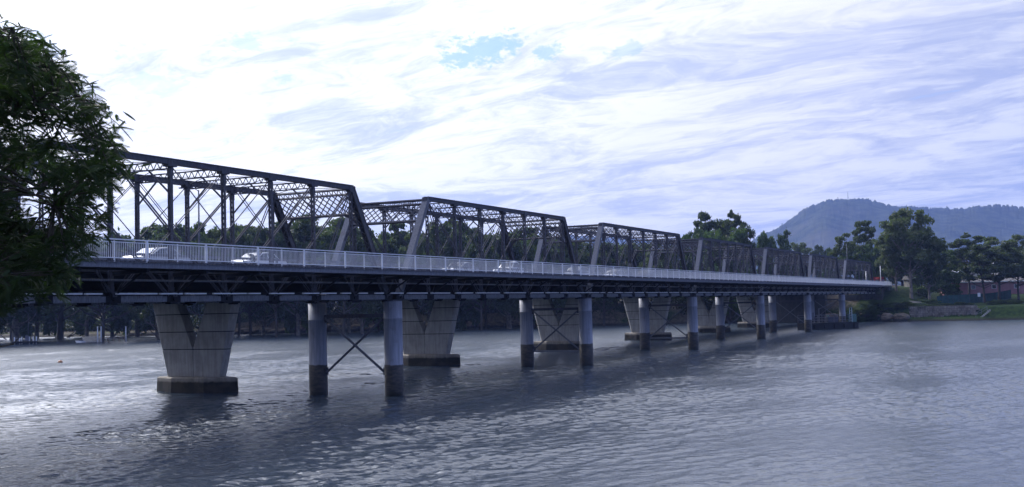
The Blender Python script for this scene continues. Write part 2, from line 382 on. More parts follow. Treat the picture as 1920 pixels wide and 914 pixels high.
ridge('mountain', [(1340, 560), (1375, 500), (1408, 452), (1425, 440), (1445, 433), (1468, 420), (1490, 403), (1505, 392), (1520, 385), (1548, 375), (1570, 373), (1590, 373), (1612, 371), (1630, 374), (1655, 380), (1682, 386), (1750, 388), (1790, 389), (1815, 388), (1835, 384), (1870, 381), (1895, 383), (1925, 388), (2050, 396), (2300, 430), (2500, 470)], 4200, 1500, M_hill, seed=3)
ridge('far_hills', [(300, 470), (520, 452), (600, 446), (700, 452), (780, 444), (850, 447), (930, 447), (1010, 450), (1070, 441), (1120, 443), (1180, 446), (1260, 449), (1400, 460), (1500, 470), (1700, 500)], 6300, 1200, M_hill, seed=5, bumps=.6)
mp = at(1590, 372, 4200)
mast = MB(); mast.bar((0, 0, -6), (0, 0, 24), 2.2, 2.2, taper=.35)
for k in range(5): mast.box((0, 0, k*4.4), (3.4-.5*k, 3.4-.5*k, .35))
tag(mast.build('radio_mast', M_steel2, loc=mp), 'thin lattice radio mast on the mountain summit', 'mast')
mp = at(1571, 373, 4200); mast = MB(); mast.bar((0, 0, -6), (0, 0, 5), 1.7, 1.7); mast.box((0, 0, 3), (4, 4, .9))
tag(mast.build('radio_mast', M_steel2, loc=mp), 'short stub of a mast left of the tall summit mast', 'mast')
# air
hz = MB(); hz.box((3650, 600, 207.5), (8100, 9000, 425))
M, t, b = mat('air'); t.n.remove(b)
pv = t.node('ShaderNodeVolumePrincipled'); pv.inputs['Color'].default_value = (.32, .47, 1, 1); pv.inputs['Density'].default_value = .000105; pv.inputs['Anisotropy'].default_value = .1
t.put(t.n['Material Output'].inputs['Volume'], pv.outputs[0])
tag(hz.build('haze', M), kind='stuff')

# ------------------------------------------------------------------ truss spans
L = 41.; G = .022*L; PN = (L-2*G)/8; WY = 7.25
ZB, ZT = 7.83, 16.05                    # chord centre lines
ZR = 9.7                                # road surface
def nx(i): return G+PN*i
SPANG = 'steel truss spans of the bridge'
def truss_span():
    T = empty('truss_span', (0, 0, 0), 0, '', 'truss span', SPANG)
    # chords
    tc = MB(); tc.bar((nx(1)-.1, 0, ZT+.06), (nx(7)+.1, 0, ZT+.06), .40, .32)
    tc.bar((nx(1)-.1, 0, ZT+.24), (nx(7)+.1, 0, ZT+.24), .52, .03)
    for i in range(1, 8): tc.box((nx(i), 0, ZT-.03), (.75, .44, .42))
    tcm = tc.mesh('top_chord', M_steel)
    lc = MB()
    for i in range(8):
        for s in (-.16, .16): lc.bar((nx(i)+.30, s, ZB), (nx(i+1)-.30, s, ZB), .05, .34)
        lc.bar((nx(i)+.9, 0, ZB+.185), (nx(i+1)-.9, 0, ZB+.185), .37, .03)
    lcm = lc.mesh('lower_chord', M_chord); npm = MB(); npm.box((0, 0, ZB+.0), (1.15, .40, .42)); npm.box((0, 0, ZB+.05), (.6, .42, .70)); npm.tube([(0, -.3, ZB), (0, .3, ZB)], .11, 8); npm = npm.mesh('node_plate', M_dark)
    for y in (0, WY):
        place('top_chord', tcm, T, (0, y, 0)); lo_ = place('lower_chord', lcm, T, (0, y, 0))
        for i in range(9):
            place('node_plate', npm, lo_, (nx(i), 0, 0))
    # end posts (inclined box with wide cover plate)
    def endpost(sg):
        a = Vector((nx(0), 0, ZB)) if sg > 0 else Vector((nx(8), 0, ZB)); b = Vector((nx(1), 0, ZT)) if sg > 0 else Vector((nx(7), 0, ZT))
        e = MB(); d = (b-a).normalized(); n = Vector((-d.z*sg, 0, d.x*sg))
        for s in (-.2, .2): e.bar(a+Vector((0, s, 0)), b+Vector((0, s, 0)), .06, .42, up=n)
        e.bar(a+n*.22, b+n*.22+d*.1, .56, .035, up=n)
        k = 0
        while k < 20:                                        # lacing on the underside
            p = a+(b-a)*(.04+k*.046); q = a+(b-a)*(.04+(k+1)*.046); s = .2 if k % 2 else -.2
            e.bar(p-n*.2+Vector((0, s, 0)), q-n*.2+Vector((0, -s, 0)), .07, .015, up=n); k += 1
        return e.mesh('end_post', M_steel2 if sg > 0 else M_steel)  # paler steel on sky-facing posts: the light they catch is in the colour
    for sg in (1, -1):
        me = endpost(sg)
        for y in (0, WY): place('end_post', me, T, (0, y, 0))
    # vertical posts: two channels laced together
    def post(w, slim=False):
        e = MB(); z0, z1 = ZB+.15, ZT-.25
        for s in (-1, 1): e.bar((0, s*.11, z0), (0, s*.11, z1), w, .05, up=(0, 1, 0))
        n = 22; h = (z1-z0)/n
        for k in range(n):
            for fx in (-w/2-.015, w/2+.015):
                s = .10 if k % 2 else -.10; e.bar((fx, s, z0+k*h), (fx, -s, z0+(k+1)*h), .06, .012, up=(1, 0, 0))
        for zc in (z0+.35, z1-.3): e.box((0, 0, zc), (w+.05, .30, .45))
        return e.mesh('vertical_post', M_steel)
    pm = post(.19); pm2 = post(.10)
    for i in range(1, 8):
        for y in (0, WY): place('vertical_post', pm2 if i in (1, 7) else pm, T, (nx(i), y, 0))
    # diagonals of the double system, pairs of eyebars; counters are single thin rods
    for (a, b, w, n2) in ((1, 2, .07, 2), (1, 3, .10, 2), (2, 4, .09, 2), (3, 5, .05, 1), (7, 6, .07, 2), (7, 5, .10, 2), (6, 4, .09, 2), (5, 3, .05, 1), (4, 6, .04, 2), (4, 2, .04, 2)):
        e = MB()
        for s in ((-.1, .1) if n2 == 2 else (0,)): e.bar((nx(a), s, ZT-.1), (nx(b), s, ZB), .045 if w > .05 else w, w)
        me = e.mesh('diagonal_rod', M_steel)
        for y in (0, WY): place('diagonal_rod', me, T, (0, y, 0))
    # laced top struts with knee braces
    for i in range(2, 7):
        e = MB(); x = nx(i)
        for z in (ZT+.12, ZT-.34): e.bar((x, .2, z), (x, WY-.2, z), .16, .07)
        n = 26; st = (WY-.5)/n
        for k in range(n): s = k % 2; e.bar((x, .25+k*st, ZT-.34+.46*s), (x, .25+(k+1)*st, ZT+.12-.46*s), .02, .06)
        o = e.build('top_strut', M_steel, T)
        for y0, y1 in ((.15, 1.7), (WY-.15, WY-1.7)):
            kb = MB(); kb.bar((x, y0, ZT-1.75), (x, y1, ZT-.34), .09, .09); kb.build('knee_brace', M_steel, o)
    for i in range(1, 7):                                     # top laterals
        e = MB()
        e.bar((nx(i), .15, ZT), (nx(i+1), WY-.15, ZT), .035, .035); e.bar((nx(i), WY-.15, ZT+.05), (nx(i+1), .15, ZT+.05), .035, .035)
        e.build('lateral_rod', M_steel, T)
    # portals: lattice girders in the plane of the end posts
    for sg in (1, -1):
        hip = Vector((nx(1 if sg > 0 else 7), 0, ZT)); foot = Vector((nx(0 if sg > 0 else 8), 0, ZB)); d = (foot-hip).normalized()
        def pt(y, s): return hip+d*s+Vector((0, y, 0))
        nrm = Vector((-d.z, 0, d.x)); e = MB(); D1, D2, D0 = .45, 2.15, .02
        for s, w in ((D0, .12), (D1, .10), (D2, .15)): e.bar(pt(.2, s), pt(WY-.2, s), .22, w, up=d)
        n = 30; st = (WY-.5)/n
        for k in range(n): s = k % 2; e.bar(pt(.25+k*st, D0+(D1-D0)*s), pt(.25+(k+1)*st, D1-(D1-D0)*s), .06, .02, up=nrm)
        m_ = 12; st = (WY-.4)/m_; span = D2-D1
        for k in range(-3, m_):                               # crossed lattice
            for rev in (0, 1):
                y0 = .2+k*st; y1 = y0+span*1.0
                a0, a1 = 0., 1.
                if y0 < .2: a0 = (.2-y0)/(y1-y0)
                if y1 > WY-.2: a1 = (WY-.2-y0)/(y1-y0)
                if a1 <= a0: continue
                ya, yb = y0+(y1-y0)*a0, y0+(y1-y0)*a1; sa0, sb0 = (D1+span*a0, D1+span*a1) if rev else (D2-span*a0, D2-span*a1)
                e.bar(pt(ya, sa0), pt(yb, sb0), .085, .03, up=nrm)
        po = e.build('portal_lattice', M_steel, T)
        for side in (0, 1):                                   # curved knee below the portal
            kb = MB(); pts = []
            for k in range(9):
                an = k/8*math.pi/2; yy = .2+1.5*(1-math.sin(an)); ss = D2+1.6*(1-math.cos(an)); pts.append((yy if not side else WY-yy, ss))
            for k in range(8): kb.bar(pt(*pts[k]), pt(*pts[k+1]), .18, .07, up=nrm)
            for k in (2, 4, 6): kb.bar(pt(*pts[k]), pt(.2 if not side else WY-.2, pts[k][1]+.35-.1*k), .05, .05, up=nrm)
            kb.build('arched_brace', M_steel, po)
    # floor
    for i in range(9):
        x = nx(i)+(.35 if i == 0 else -.35 if i == 8 else 0); e = MB()
        e.box((x, WY/2, 8.83), (.02, WY-.3, .95)); e.box((x, WY/2, 9.3), (.3, WY-.3, .03)); e.box((x, WY/2, 8.35), (.3, WY-.3, .03))
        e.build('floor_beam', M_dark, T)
        e = MB()                                              # outrigger carrying the footway
        e.bar((x, -.2, 9.28), (x, -2.75, 9.38), .14, .22); e.bar((x, -.15, 7.98), (x, -2.3, 9.25), .10, .10)
        e.bar((x+1.1, -.2, 9.3), (x+.03, -.28, 8.05), .07, .07)
        e.box((x, -2.77, 9.62), (.06, .05, .42)); e.build('footway_bracket', M_dark, T)
        e = MB(); e.bar((x-1.25, -.2, 9.3), (x-.03, -.28, 8.05), .08, .08); e.box((x, -.31, 8.12), (.34, .03, .3)); e.build('bracket_strut', M_steel, T)
    e = MB()
    for y in np.linspace(.7, WY-.7, 6): e.bar((nx(0), y, 9.12), (nx(8), y, 9.12), .16, .38)
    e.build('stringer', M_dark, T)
    e = MB()
    for i in range(8): e.bar((nx(i)+.2, .15, 8.0), (nx(i+1)-.2, WY-.15, 8.0), .05, .05); e.bar((nx(i)+.2, WY-.15, 7.95), (nx(i+1)-.2, .15, 7.95), .05, .05)
    e.build('bottom_lateral', M_dark, T)
    return T
T0 = truss_span()
T0.location = (-L, 0, 0)
T0['label'] = 'nearest dark steel truss span, largest of the row, partly behind the leafy tree'
ords = ['second steel truss span, between the first and second pairs of round columns', 'third steel truss span, between the second and third pairs of round columns',
        'fourth steel truss span, in front of the tall clump of trees', 'fifth steel truss span, just right of the tall clump of trees',
        'sixth and small steel truss span, next to last before the far bank', 'last and smallest steel truss span where the bridge meets the far bank']
for k, s in enumerate(ords):
    copy_tree(T0, (k*L, 0, 0), s, scale=(1.32, 1, 1) if k == 5 else None)

# ------------------------------------------------------------------ steel piers
def steel_pier(k, label, low=False):
    x = k*L; T = empty('steel_pier', (x, 0, 0), 0, label, 'bridge pier', 'paired round column piers under the trusses')
    for y, top in ((0, 7.5), (WY, 7.5)):
        e = MB(); e.tube([(0, y, -2.6), (0, y, 2.5), (0, y, 2.52), (0, y, 6.1), (0, y, 6.12), (0, y, 6.16), (0, y, 6.18), (0, y, top)], [.76, .76, .74, .74, .76, .76, .74, .74], 32)
        c = e.build('column', M_col, T, smooth=False)
        for p in c.data.polygons: p.use_smooth = len(p.vertices) == 4
        b = MB(); b.box((0, y, 7.56), (1.3, .9, .12)); b.build('bearing_plate', M_steel, T)
    zt, zb = 6.3, 1.85
    for a, b in (((.74, zt), (WY-.74, zb)), ((.74, zb), (WY-.74, zt))):
        e = MB(); s = .07 if a[1] == zt else -.07
        e.bar((s, a[0]+.05, a[1]), (s, b[0]-.05, b[1]), .06, .34, up=(1, 0, 0)); e.bar((s*2, a[0]+.05, a[1]), (s*2, b[0]-.05, b[1]), .16, .04, up=(1, 0, 0))
        e.build('cross_brace', M_steel2, T)
    e = MB(); e.bar((0, .7, zt+.1), (0, WY-.7, zt+.1), .2, .28); e.build('strut', M_steel, T)
    if low: e = MB(); e.bar((0, .7, zb-.18), (0, WY-.7, zb-.18), .2, .2); e.build('strut', M_steel2, T)
    for y in (.8, WY-.8):
        for z in (zt-.1, zb+.1): e = MB(); e.box((0, y, z), (.10, .35, .6)); e.build('gusset_plate', M_steel, T)
    return T
pl = ['nearest pair of blue grey round columns with dark tide marks and a large X brace', 'second pair of round columns, X brace in front of a concrete pier',
      'third pair of round columns, in mid river under the third truss', 'fourth pair of round columns, just left of the moored work barge', 'fifth pair of round columns, standing behind the work barge',
      'farthest pair of round columns in the shallows near the right bank']
for k in range(6): steel_pier(k, pl[k], k in (1, 2))
# ------------------------------------------------------------------ concrete piers of the road bridge behind
CY, CX = 21.35, 1.6
def half(z):   # half thickness along x
    return .42+.16*(z-1.3)/6.5
def conc_pier(k, label):
    T = empty('concrete_pier', (k*L+CX, CY, 0), 0, label, 'concrete pier', 'V shaped concrete piers of the road bridge')
    e = MB()
    hexa = lambda s, zz: [(-1.3*s, -1.9*s), (-1.3*s, 1.9*s), (0.0, 4.75*s), (1.3*s, 1.9*s), (1.3*s, -1.9*s), (0., -4.75*s)]
    e.prism(hexa(1, 0), 2, -2.5, 1.22, shrink=hexa(.955, 0)); e.prism(hexa(.955, 0), 2, 1.22, 1.34, shrink=hexa(.9, 0))
    e.build('footing', M_foot, T)
    # outer edge y at height z, inner notch
    def yo(z): return 3.1+(4.62-3.1)*(z-1.34)/(7.75-1.34)
    def yi(z): return 1.62*(z-3.76)/(7.75-3.76)
    zs = [1.36, 3.72, 3.80, 5.26, 5.34, 6.82, 6.90, 8.1]
    def blk(ya0, ya1, yb0, yb1, z0, z1, core=False):
        """block between z0,z1 with y from ya..yb at bottom and top, outer edge chamfered"""
        c = .22; m_ = MB(); rings = []
        for z, y0, y1 in ((z0, ya0, ya1), (z1, yb0, yb1)):
            h = half(z)-(.05 if core else 0); sg = 1 if abs(y1) > abs(y0) else -1
            o = y1; s = 1 if y1 > y0 else -1
            rings.append([(-h, y0, z), (-h, o-s*c, z), (-h+c, o, z), (h-c, o, z), (h, o-s*c, z), (h, y0, z)])
        n = 6; m_.add(rings[0]+rings[1], [tuple(range(n))[::-1], tuple(range(n, 2*n))]+[(i, (i+1) % n, n+(i+1) % n, n+i) for i in range(n)])
        return m_
    for s in (-1, 1):
        blk(.028*s, s*yo(zs[0]), .028*s, s*yo(zs[1]), zs[0], zs[1]).build('concrete_block', M_conc, T)
        for a in (2, 4, 6):
            z0, z1 = zs[a], zs[a+1]; blk(s*(yi(z0)+.012), s*yo(z0), s*(yi(z1)+.012), s*yo(z1), z0, z1).build('concrete_block', M_conc, T)
        for a in (1, 3, 5):
            z0, z1 = zs[a]-.3, zs[a+1]+.3
            cy = blk(s*max(yi(z0)+.05, .0), s*(yo(z0)-.05), s*(max(yi(z1), 0)+.06), s*(yo(z1)-.05), z0, z1, True); cy.build('joint', M_joint, T)
    return T
cl = ['nearest V shaped concrete pier with a dark footing, left of all the round columns', 'second V shaped concrete pier, right behind the nearest round columns', 'third V shaped concrete pier, seen between the second pair of round columns',
      'fourth V shaped concrete pier with a sunlit left edge', 'fifth V shaped concrete pier, partly behind the fourth pair of columns', 'farthest V shaped concrete pier, behind the work barge']
for k in range(6): conc_pier(k, cl[k])
# ------------------------------------------------------------------ decks
X0, X1 = -70., 273.
def longbox(e, y0, y1, z0, z1, x0=X0, x1=X1): return e.box(((x0+x1)/2, (y0+y1)/2, (z0+z1)/2), (x1-x0, y1-y0, z1-z0))
e = MB(); longbox(e, .35, WY-.35, 9.4, 9.7, X0, 300); tag(e.build('truss_road', M_asph), kind='structure')
for y in (WY/2-.06, ):
    e = MB()
    for k in range(90): e.box((X0+3+k*4.1, WY/2, 9.706), (1.8, .12, .004))
    tag(e.build('lane_marking', M_white), kind='structure')
B = empty('concrete_road_bridge', (100, 21, 9), 0, 'long concrete girder road bridge standing behind the steel trusses', 'bridge')
def bpart(mb, name, mt):
    o = mb.build(name, mt, B); o.location = (-100, -21, -9); return o
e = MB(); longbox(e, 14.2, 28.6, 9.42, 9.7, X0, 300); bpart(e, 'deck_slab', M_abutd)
for y in (15.9, 19.4, 23.2, 26.8):
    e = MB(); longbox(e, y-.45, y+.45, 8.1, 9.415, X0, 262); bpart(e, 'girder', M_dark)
for y in (14.35, 28.45):
    e = MB(); longbox(e, y-.15, y+.15, 9.705, 10.45, X0, 290); bpart(e, 'parapet', M_conc)
    e = MB(); longbox(e, y-.06, y+.06, 10.7, 10.8, X0, 290)
    for k in range(140): e.box((X0+1+k*2.5, y, 10.57), (.08, .08, .26))
    bpart(e, 'parapet_rail', M_steel2)
Fw = empty('footway', (0, -1.6, 9.7), 0, 'narrow cantilevered footway along the near side of the trusses', 'footway')
def fpart(mb, name, mt, kind=None):
    o = mb.build(name, mt, Fw); o.location = (0, 1.6, -9.7)
    if kind: o['kind'] = kind
    return o
e = MB(); longbox(e, -2.62, -.55, 9.80, 9.88); fpart(e, 'footway_slab', M_abut)
e = MB(); longbox(e, -2.80, -2.74, 9.50, 9.78); longbox(e, -2.86, -2.62, 9.775, 9.795); longbox(e, -2.86, -2.74, 9.49, 9.51); fpart(e, 'edge_beam', M_steel2)
e = MB(); longbox(e, -.9, -.8, 9.45, 9.79); longbox(e, -1.9, -1.8, 9.5, 9.79); fpart(e, 'inner_beam', M_dark)
e = MB(); x = X0
while x < X1: e.box((x, -2.73, 9.85), (.16, .16, .06)); x += .34
fpart(e, 'deck_plank_end', M_steel, 'stuff')
e = MB(); e.tube([(X0, -1.05, 8.88), (X1-20, -1.05, 8.88)], .06, 8); x = -66
tag(e.build('service_pipe', M_steel2), 'grey service pipe slung under the footway of the steel bridge', 'pipe')
Cd = empty('bright_dashes', (0, -.46, 8.14), 0, 'row of white bars added as bright dashes along the lower chord of the trusses', 'bright dashes')
x = -60; me = MB().box((0, 0, 0), (1., .16, .085)).mesh('bright_dash', M_white); i = 0  # white bars added to stand in for bright dashes along the chord
while x < 240:
    ln = rnd.choice((1.2, 1.9, 2.6, 3.2)); place('bright_dash', me, Cd, (x+ln/2, 0, 0), scale=(ln, 1, 1)); x += ln+rnd.choice((.25, .7, 1.1)); i += 1
# railing
Rl = empty('footway_railing', (0, -2.68, 9.9), 0, 'pale grey pedestrian railing of upright bars on the outer edge of the footway', 'railing')
def rpart(mb, name): o = mb.build(name, M_rail, Rl); return o
for n_, z, w, h in (('top_rail', 1.12, .07, .06), ('middle_rail', .97, .04, .045), ('bottom_rail', .12, .04, .05)):
    e = MB(); e.box(((X0+X1)/2, 0, z), (X1-X0, w, h)); rpart(e, n_)
pb = MB().box((0, .0, .48), (.13, .075, 1.22)).mesh('rail_post', M_rail); ps = MB().box((0, .0, .45), (.06, .06, 1.16)).mesh('rail_post', M_rail)
BAY = PN/2; nb = int((X1-X0)/BAY); x00 = nx(0)-L-int((-L-X0)/BAY)*BAY
bal = MB().box((0, 0, 0), (.022, .022, .84)).mesh('baluster', M_rail); rest = MB(); cnt = 0
for i in range(nb):
    x = x00+i*BAY
    place('rail_post', pb if i % 2 else ps, Rl, (x, 0, 0))
    for k in range(1, 18):
        xb = x+BAY*k/18
        if xb > X1: break
        if -42 < xb and cnt < 298: place('baluster', bal, Rl, (xb, 0, .545)); cnt += 1
        else: rest.box((xb, 0, .545), (.022, .022, .84))
o = rest.build('balusters', M_rail, Rl); o['kind'] = 'stuff'
# road guard rails inside the trusses
for y, lab in ((.85, 'low steel guard rail between the near truss and the road'), (WY-.85, 'low steel guard rail between the road and the far truss')):
    Gr = empty('guard_rail', (0, y, 9.7), 0, lab, 'guard rail', 'guard rails inside the trusses')
    for z in (.42, .80): e = MB(); e.box((101, 0, z), (342, .06, .16)); e.build('rail', M_steel2, Gr)
    pm = MB().box((0, 0, .45), (.12, .10, .9)).mesh('guard_post', M_steel2)
    for k in range(68): place('guard_post', pm, Gr, (X0+1+k*5., .1 if y > 3 else -.1, 0))
# lamp posts on the road bridge
lp0 = None
for i in range(8):
    x = -6.6+34.3*i
    lab = ('nearest slim lamp post, rising behind the first truss' if i == 0 else 'slim lamp post behind the second truss' if i == 1 else 'slim lamp post behind the third truss' if i == 2 else
           ['slim lamp post seen through the fourth truss, left of its middle', 'slim lamp post at the near end of the fifth truss', 'slim lamp post inside the outline of the fifth truss', 'slim lamp post through the sixth truss', 'farthest lamp post of the road bridge, by the last truss'][i-3])
    if lp0 is None:
        lp0 = empty('lamp_post', (x, 13.9, 9.7), 0, lab, 'lamp post', 'lamp posts of the road bridge')
        e = MB(); e.tube([(0, 0, 0), (0, 0, .9), (0, 0, 7.1)], [.10, .085, .05], 10); e.build('pole', M_steel2, lp0)
        e = MB(); e.tube([(0, 0, 7.0), (0, .5, 7.3), (0, 1.4, 7.4)], .03, 6); e.build('arm', M_steel2, lp0)
        e = MB(); e.box((0, 1.65, 7.38), (.22, .6, .10)); e.build('lamp_head', M_steel2, lp0)
        e = MB(); e.box((0, 0, -.35), (.35, .35, .7)); e.build('base', M_steel2, lp0)
    else: copy_tree(lp0, (x, 13.9, 9.7), lab)
# abutment
A = empty('abutment', (262, 0, 0), 0, 'dark concrete abutment wall under the far end of the bridge', 'abutment')
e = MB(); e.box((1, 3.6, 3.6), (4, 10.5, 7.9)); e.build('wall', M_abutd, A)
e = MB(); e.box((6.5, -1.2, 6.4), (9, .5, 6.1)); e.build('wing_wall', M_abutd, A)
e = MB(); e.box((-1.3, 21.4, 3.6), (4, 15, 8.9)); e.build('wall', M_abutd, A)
for y in (-2.2, .2): e = MB(); e.tube([(7.5, y, 2), (7.5, y, 9.4)], .4, 12); e.build('column', M_abutd, A, True)

# ------------------------------------------------------------------ cars
def carpaint(name, c): 
    M, t, b = mat(name); b.inputs['Base Color'].default_value = (*c, 1); b.inputs['Roughness'].default_value = .3; b.inputs['Coat Weight'].default_value = .6; b.inputs['Metallic'].default_value = .2
    n = t.noise(wpos(t), 4, 4, .6); t.put(b.inputs['Base Color'], t.mix(t.ramp(n, .4, .8), c, [x*.85 for x in c])); return M
M_cw, M_cs, M_cb, M_cr = carpaint('car_white', (.78, .78, .78)), carpaint('car_silver', (.45, .46, .48)), carpaint('car_dark', (.06, .07, .10)), carpaint('car_red', (.5, .03, .03))
M_glass = simple('window_glass', (.02, .022, .028), .08, var=.1, spec=.8)
M_lampw = simple('headlight_glass', (.7, .7, .68), .2); M_lampr = simple('tail_light_plastic', (.35, .02, .02), .3)
def car(x, y, paint, label, kind='sedan', facing=1, z=9.704, rz=0):
    T = empty('parked_car' if False else 'car', (x, y, z), rz+(0 if facing > 0 else math.pi), label, 'car', 'cars on the bridge road')
    W2 = .86; prof = {'sedan': [(-2.25, .45), (-2.28, .75), (-2.15, .92), (-1.45, .98), (-.95, 1.38), (-.2, 1.46), (.45, 1.40), (1.15, 1.0), (1.95, .88), (2.2, .72), (2.25, .45), (1.9, .28), (-1.9, .28)],
            'wagon': [(-2.2, .45), (-2.25, .85), (-2.1, 1.1), (-1.85, 1.5), (-.2, 1.58), (.45, 1.5), (1.1, 1.08), (1.95, .95), (2.2, .75), (2.25, .45), (1.9, .28), (-1.9, .28)],
            'ute': [(-2.5, .55), (-2.5, 1.05), (-.7, 1.08), (-.65, 1.7), (-.1, 1.78), (.55, 1.7), (1.1, 1.15), (2.1, 1.02), (2.35, .85), (2.35, .5), (2.0, .35), (-2.0, .35)]}[kind]
    e = MB(); n = len(prof); rings = []
    for yy, sc in ((-W2, .93), (-W2*.86, 1), (W2*.86, 1), (W2, .93)):
        rings.append([(px*(.985 if sc < 1 else 1), yy*(1-.16*max(0, pz-.95)/.5), .28+(pz-.28)*(.965 if sc < 1 else 1)) for px, pz in prof])
    vs = sum(rings, []); fs = [tuple(range(n)), tuple(range(3*n, 4*n))[::-1]]
    for r_ in range(3):
        for i in range(n): fs.append((r_*n+i, r_*n+(i+1) % n, (r_+1)*n+(i+1) % n, (r_+1)*n+i))
    e.add(vs, fs); e.build('body', paint, T)
    top = max(p[1] for p in prof)
    gl = {'sedan': [(-1.2, 1.03), (-.9, 1.32), (-.2, 1.385), (.4, 1.33), (.95, 1.03)], 'wagon': [(-1.85, 1.12), (-1.7, 1.42), (-.2, 1.5), (.4, 1.42), (.95, 1.1)], 'ute': [(-.58, 1.16), (-.55, 1.6), (-.1, 1.68), (.5, 1.6), (.98, 1.18)]}[kind]
    for s in (-1, 1):
        for a, b in ((0, .48), (.52, 1)):
            g = MB(); xa = gl[0][0]+(gl[-1][0]-gl[0][0])*a; xb = gl[0][0]+(gl[-1][0]-gl[0][0])*b
            tz = lambda q: np.interp(q, [p[0] for p in gl], [p[1] for p in gl])
            xsx = np.linspace(xa, xb, 6); pts = [(q, tz(q)) for q in xsx]; bot = [(xb, gl[0][1]), (xa, gl[0][1])]
            def yy(zz): return s*(W2*(1-.16*max(0, zz-.95)/.5)+.012)
            poly = pts+bot; v0 = [(q, yy(zz), zz) for q, zz in poly]; v1 = [(q, yy(zz)-s*.05, zz) for q, zz in poly]; k = len(poly)
            g.add(v0+v1, [tuple(range(k)), tuple(range(k, 2*k))[::-1]]+[(i, (i+1) % k, k+(i+1) % k, k+i) for i in range(k)]); g.build('side_window', M_glass, T)
    wz = [p for p in prof if p[0] > 0 and p[1] > .95][:2]
    def screen(a, b, name):
        d = Vector((b[0]-a[0], 0, b[1]-a[1])); nrm = Vector((d.z, 0, -d.x)).normalized()*(1 if (d.z*1) < 0 else 1)
        c0 = Vector((a[0], 0, a[1]))+d*.1; c1 = Vector((a[0], 0, a[1]))+d*.9; nrm = Vector((-d.z, 0, d.x)).normalized()
        if nrm.z < 0: nrm = -nrm
        g = MB(); g.bar(c0+nrm*.006, c1+nrm*.006, 1.3, .03, up=nrm); g.build(name, M_glass, T)
    pr = {'sedan': ((.45, 1.40), (1.15, 1.0)), 'wagon': ((.45, 1.5), (1.1, 1.08)), 'ute': ((.55, 1.7), (1.1, 1.15))}[kind]; screen(pr[0], pr[1], 'windscreen')
    pr = {'sedan': ((-.95, 1.38), (-1.45, .98)), 'wagon': ((-1.85, 1.5), (-2.1, 1.1)), 'ute': ((-.65, 1.7), (-.7, 1.1))}[kind]; screen(pr[0], pr[1], 'rear_window')
    for sx in (-1.4, 1.4):
        for s in (-1, 1):
            w = MB(); w.tube([(sx, s*(W2-.2), .33), (sx, s*(W2+.01), .33)], .33, 18); wo = w.build('wheel', M_black, T)
            w = MB(); w.tube([(sx, s*(W2+.0), .33), (sx, s*(W2+.025), .33)], .2, 12); w.build('hub_cap', M_cs, wo)
    for s in (-.62, .62):
        h = MB(); h.box((2.17, s, .72), (.14, .34, .16)); h.build('headlight', M_lampw, T); h = MB(); h.box((-2.24 if kind != 'ute' else -2.48, s, .82), (.10, .3, .18)); h.build('tail_light', M_lampr, T)
    return T
car(-12.7, 3.4, M_cw, 'white sedan on the bridge behind the railing of the first truss', 'sedan', -1)
car(-23., 3.4, M_cs, 'silver sedan on the bridge close to the leafy tree', 'sedan', -1)
car(18., 3.4, M_cs, 'silver sedan crossing under the second truss', 'sedan', -1)
car(29., 3.4, M_cw, 'white utility truck crossing under the second truss', 'ute', -1)
car(47., 3.4, M_cs, 'silver wagon entering the third truss', 'wagon', -1)
car(60., 3.4, M_cw, 'white sedan in the middle of the third truss', 'sedan', -1)
car(72., 3.4, M_cb, 'dark wagon near the far end of the third truss', 'wagon', -1)
car(276., -.9, M_cw, 'white wagon on the road just past the far end of the bridge', 'wagon', -1, z=9.62)
# ------------------------------------------------------------------ things at the far bridge head
M_red = simple('red_paint', (.24, .03, .028), .45)
p = at(1645, 527, 352)
T = empty('delivery_van', (p.x, p.y, 9.6), YAW+.5, 'small red and grey box van beyond the end of the bridge', 'van')
e = MB(); e.box((0, 0, 1.9), (3.4, 1.9, 2.2)); e.build('cargo_box', M_cb, T); e = MB(); e.box((0, 0, 2.75), (3.5, 2.0, .7)); e.build('roof_band', M_red, T)
e = MB(); e.prism([(-2.8, .5), (-2.8, 1.3), (-2.4, 2.2), (-1.71, 2.25), (-1.71, .5)], 1, -.9, .9); c_ = e.build('cab', M_red, T)
e = MB(); e.bar((-2.74, 0, 1.42), (-2.44, 0, 2.1), 1.5, .03, up=(-1, 0, .4)); e.build('windscreen', M_glass, T)
for sx in (-1.9, 1.0):
    for s in (-.85, .85): e = MB(); e.tube([(sx, s-.1, .4), (sx, s+.1, .4)], .4, 14); e.build('wheel', M_black, T)
def pole(px, py0, py1, D, r_, mt, name, label, cat, grp=None, base=None):
    a = at(px, py1, D); b = at(px, py0, D); e = MB(); z0 = base if base is not None else float(gz(a.x, a.y))-.1
    e.tube([(0, 0, 0), (0, 0, b.z-z0)], [r_, r_*.8], 10); return tag(e.build(name, mt, None, True, loc=(a.x, a.y, z0)), label, cat, grp)
pole(1651.5, 499, 528, 345, .12, M_white, 'flag_pole', 'thin white pole left of the white car at the bridge end', 'pole', base=9.4)
pole(1624.5, 509, 527, 325, .16, M_white, 'marker_post', 'white marker post left of the red banner at the bridge end', 'post', base=9.4)
pole(1632, 505, 526, 325, .14, M_palebark, 'marker_post', 'pale speckled post directly left of the red banner', 'post', base=9.4)
p = at(1637, 528, 327); T = empty('banner_sign', (p.x, p.y, 9.6), YAW, 'red banner sign at the far end of the bridge', 'sign')
e = MB(); e.box((0, 0, 1.6), (.08, 1.3, 2.2)); e.build('banner', M_red, T)
for s in (-.7, .7): e = MB(); e.tube([(0, s, -.3), (0, s, 2.9)], .05, 8); e.build('post', M_steel, T)
pole(1588.5, 457, 490, 335, .10, M_steel2, 'light_pole', 'tall pale pole rising over the sixth truss', 'pole', base=9.4)

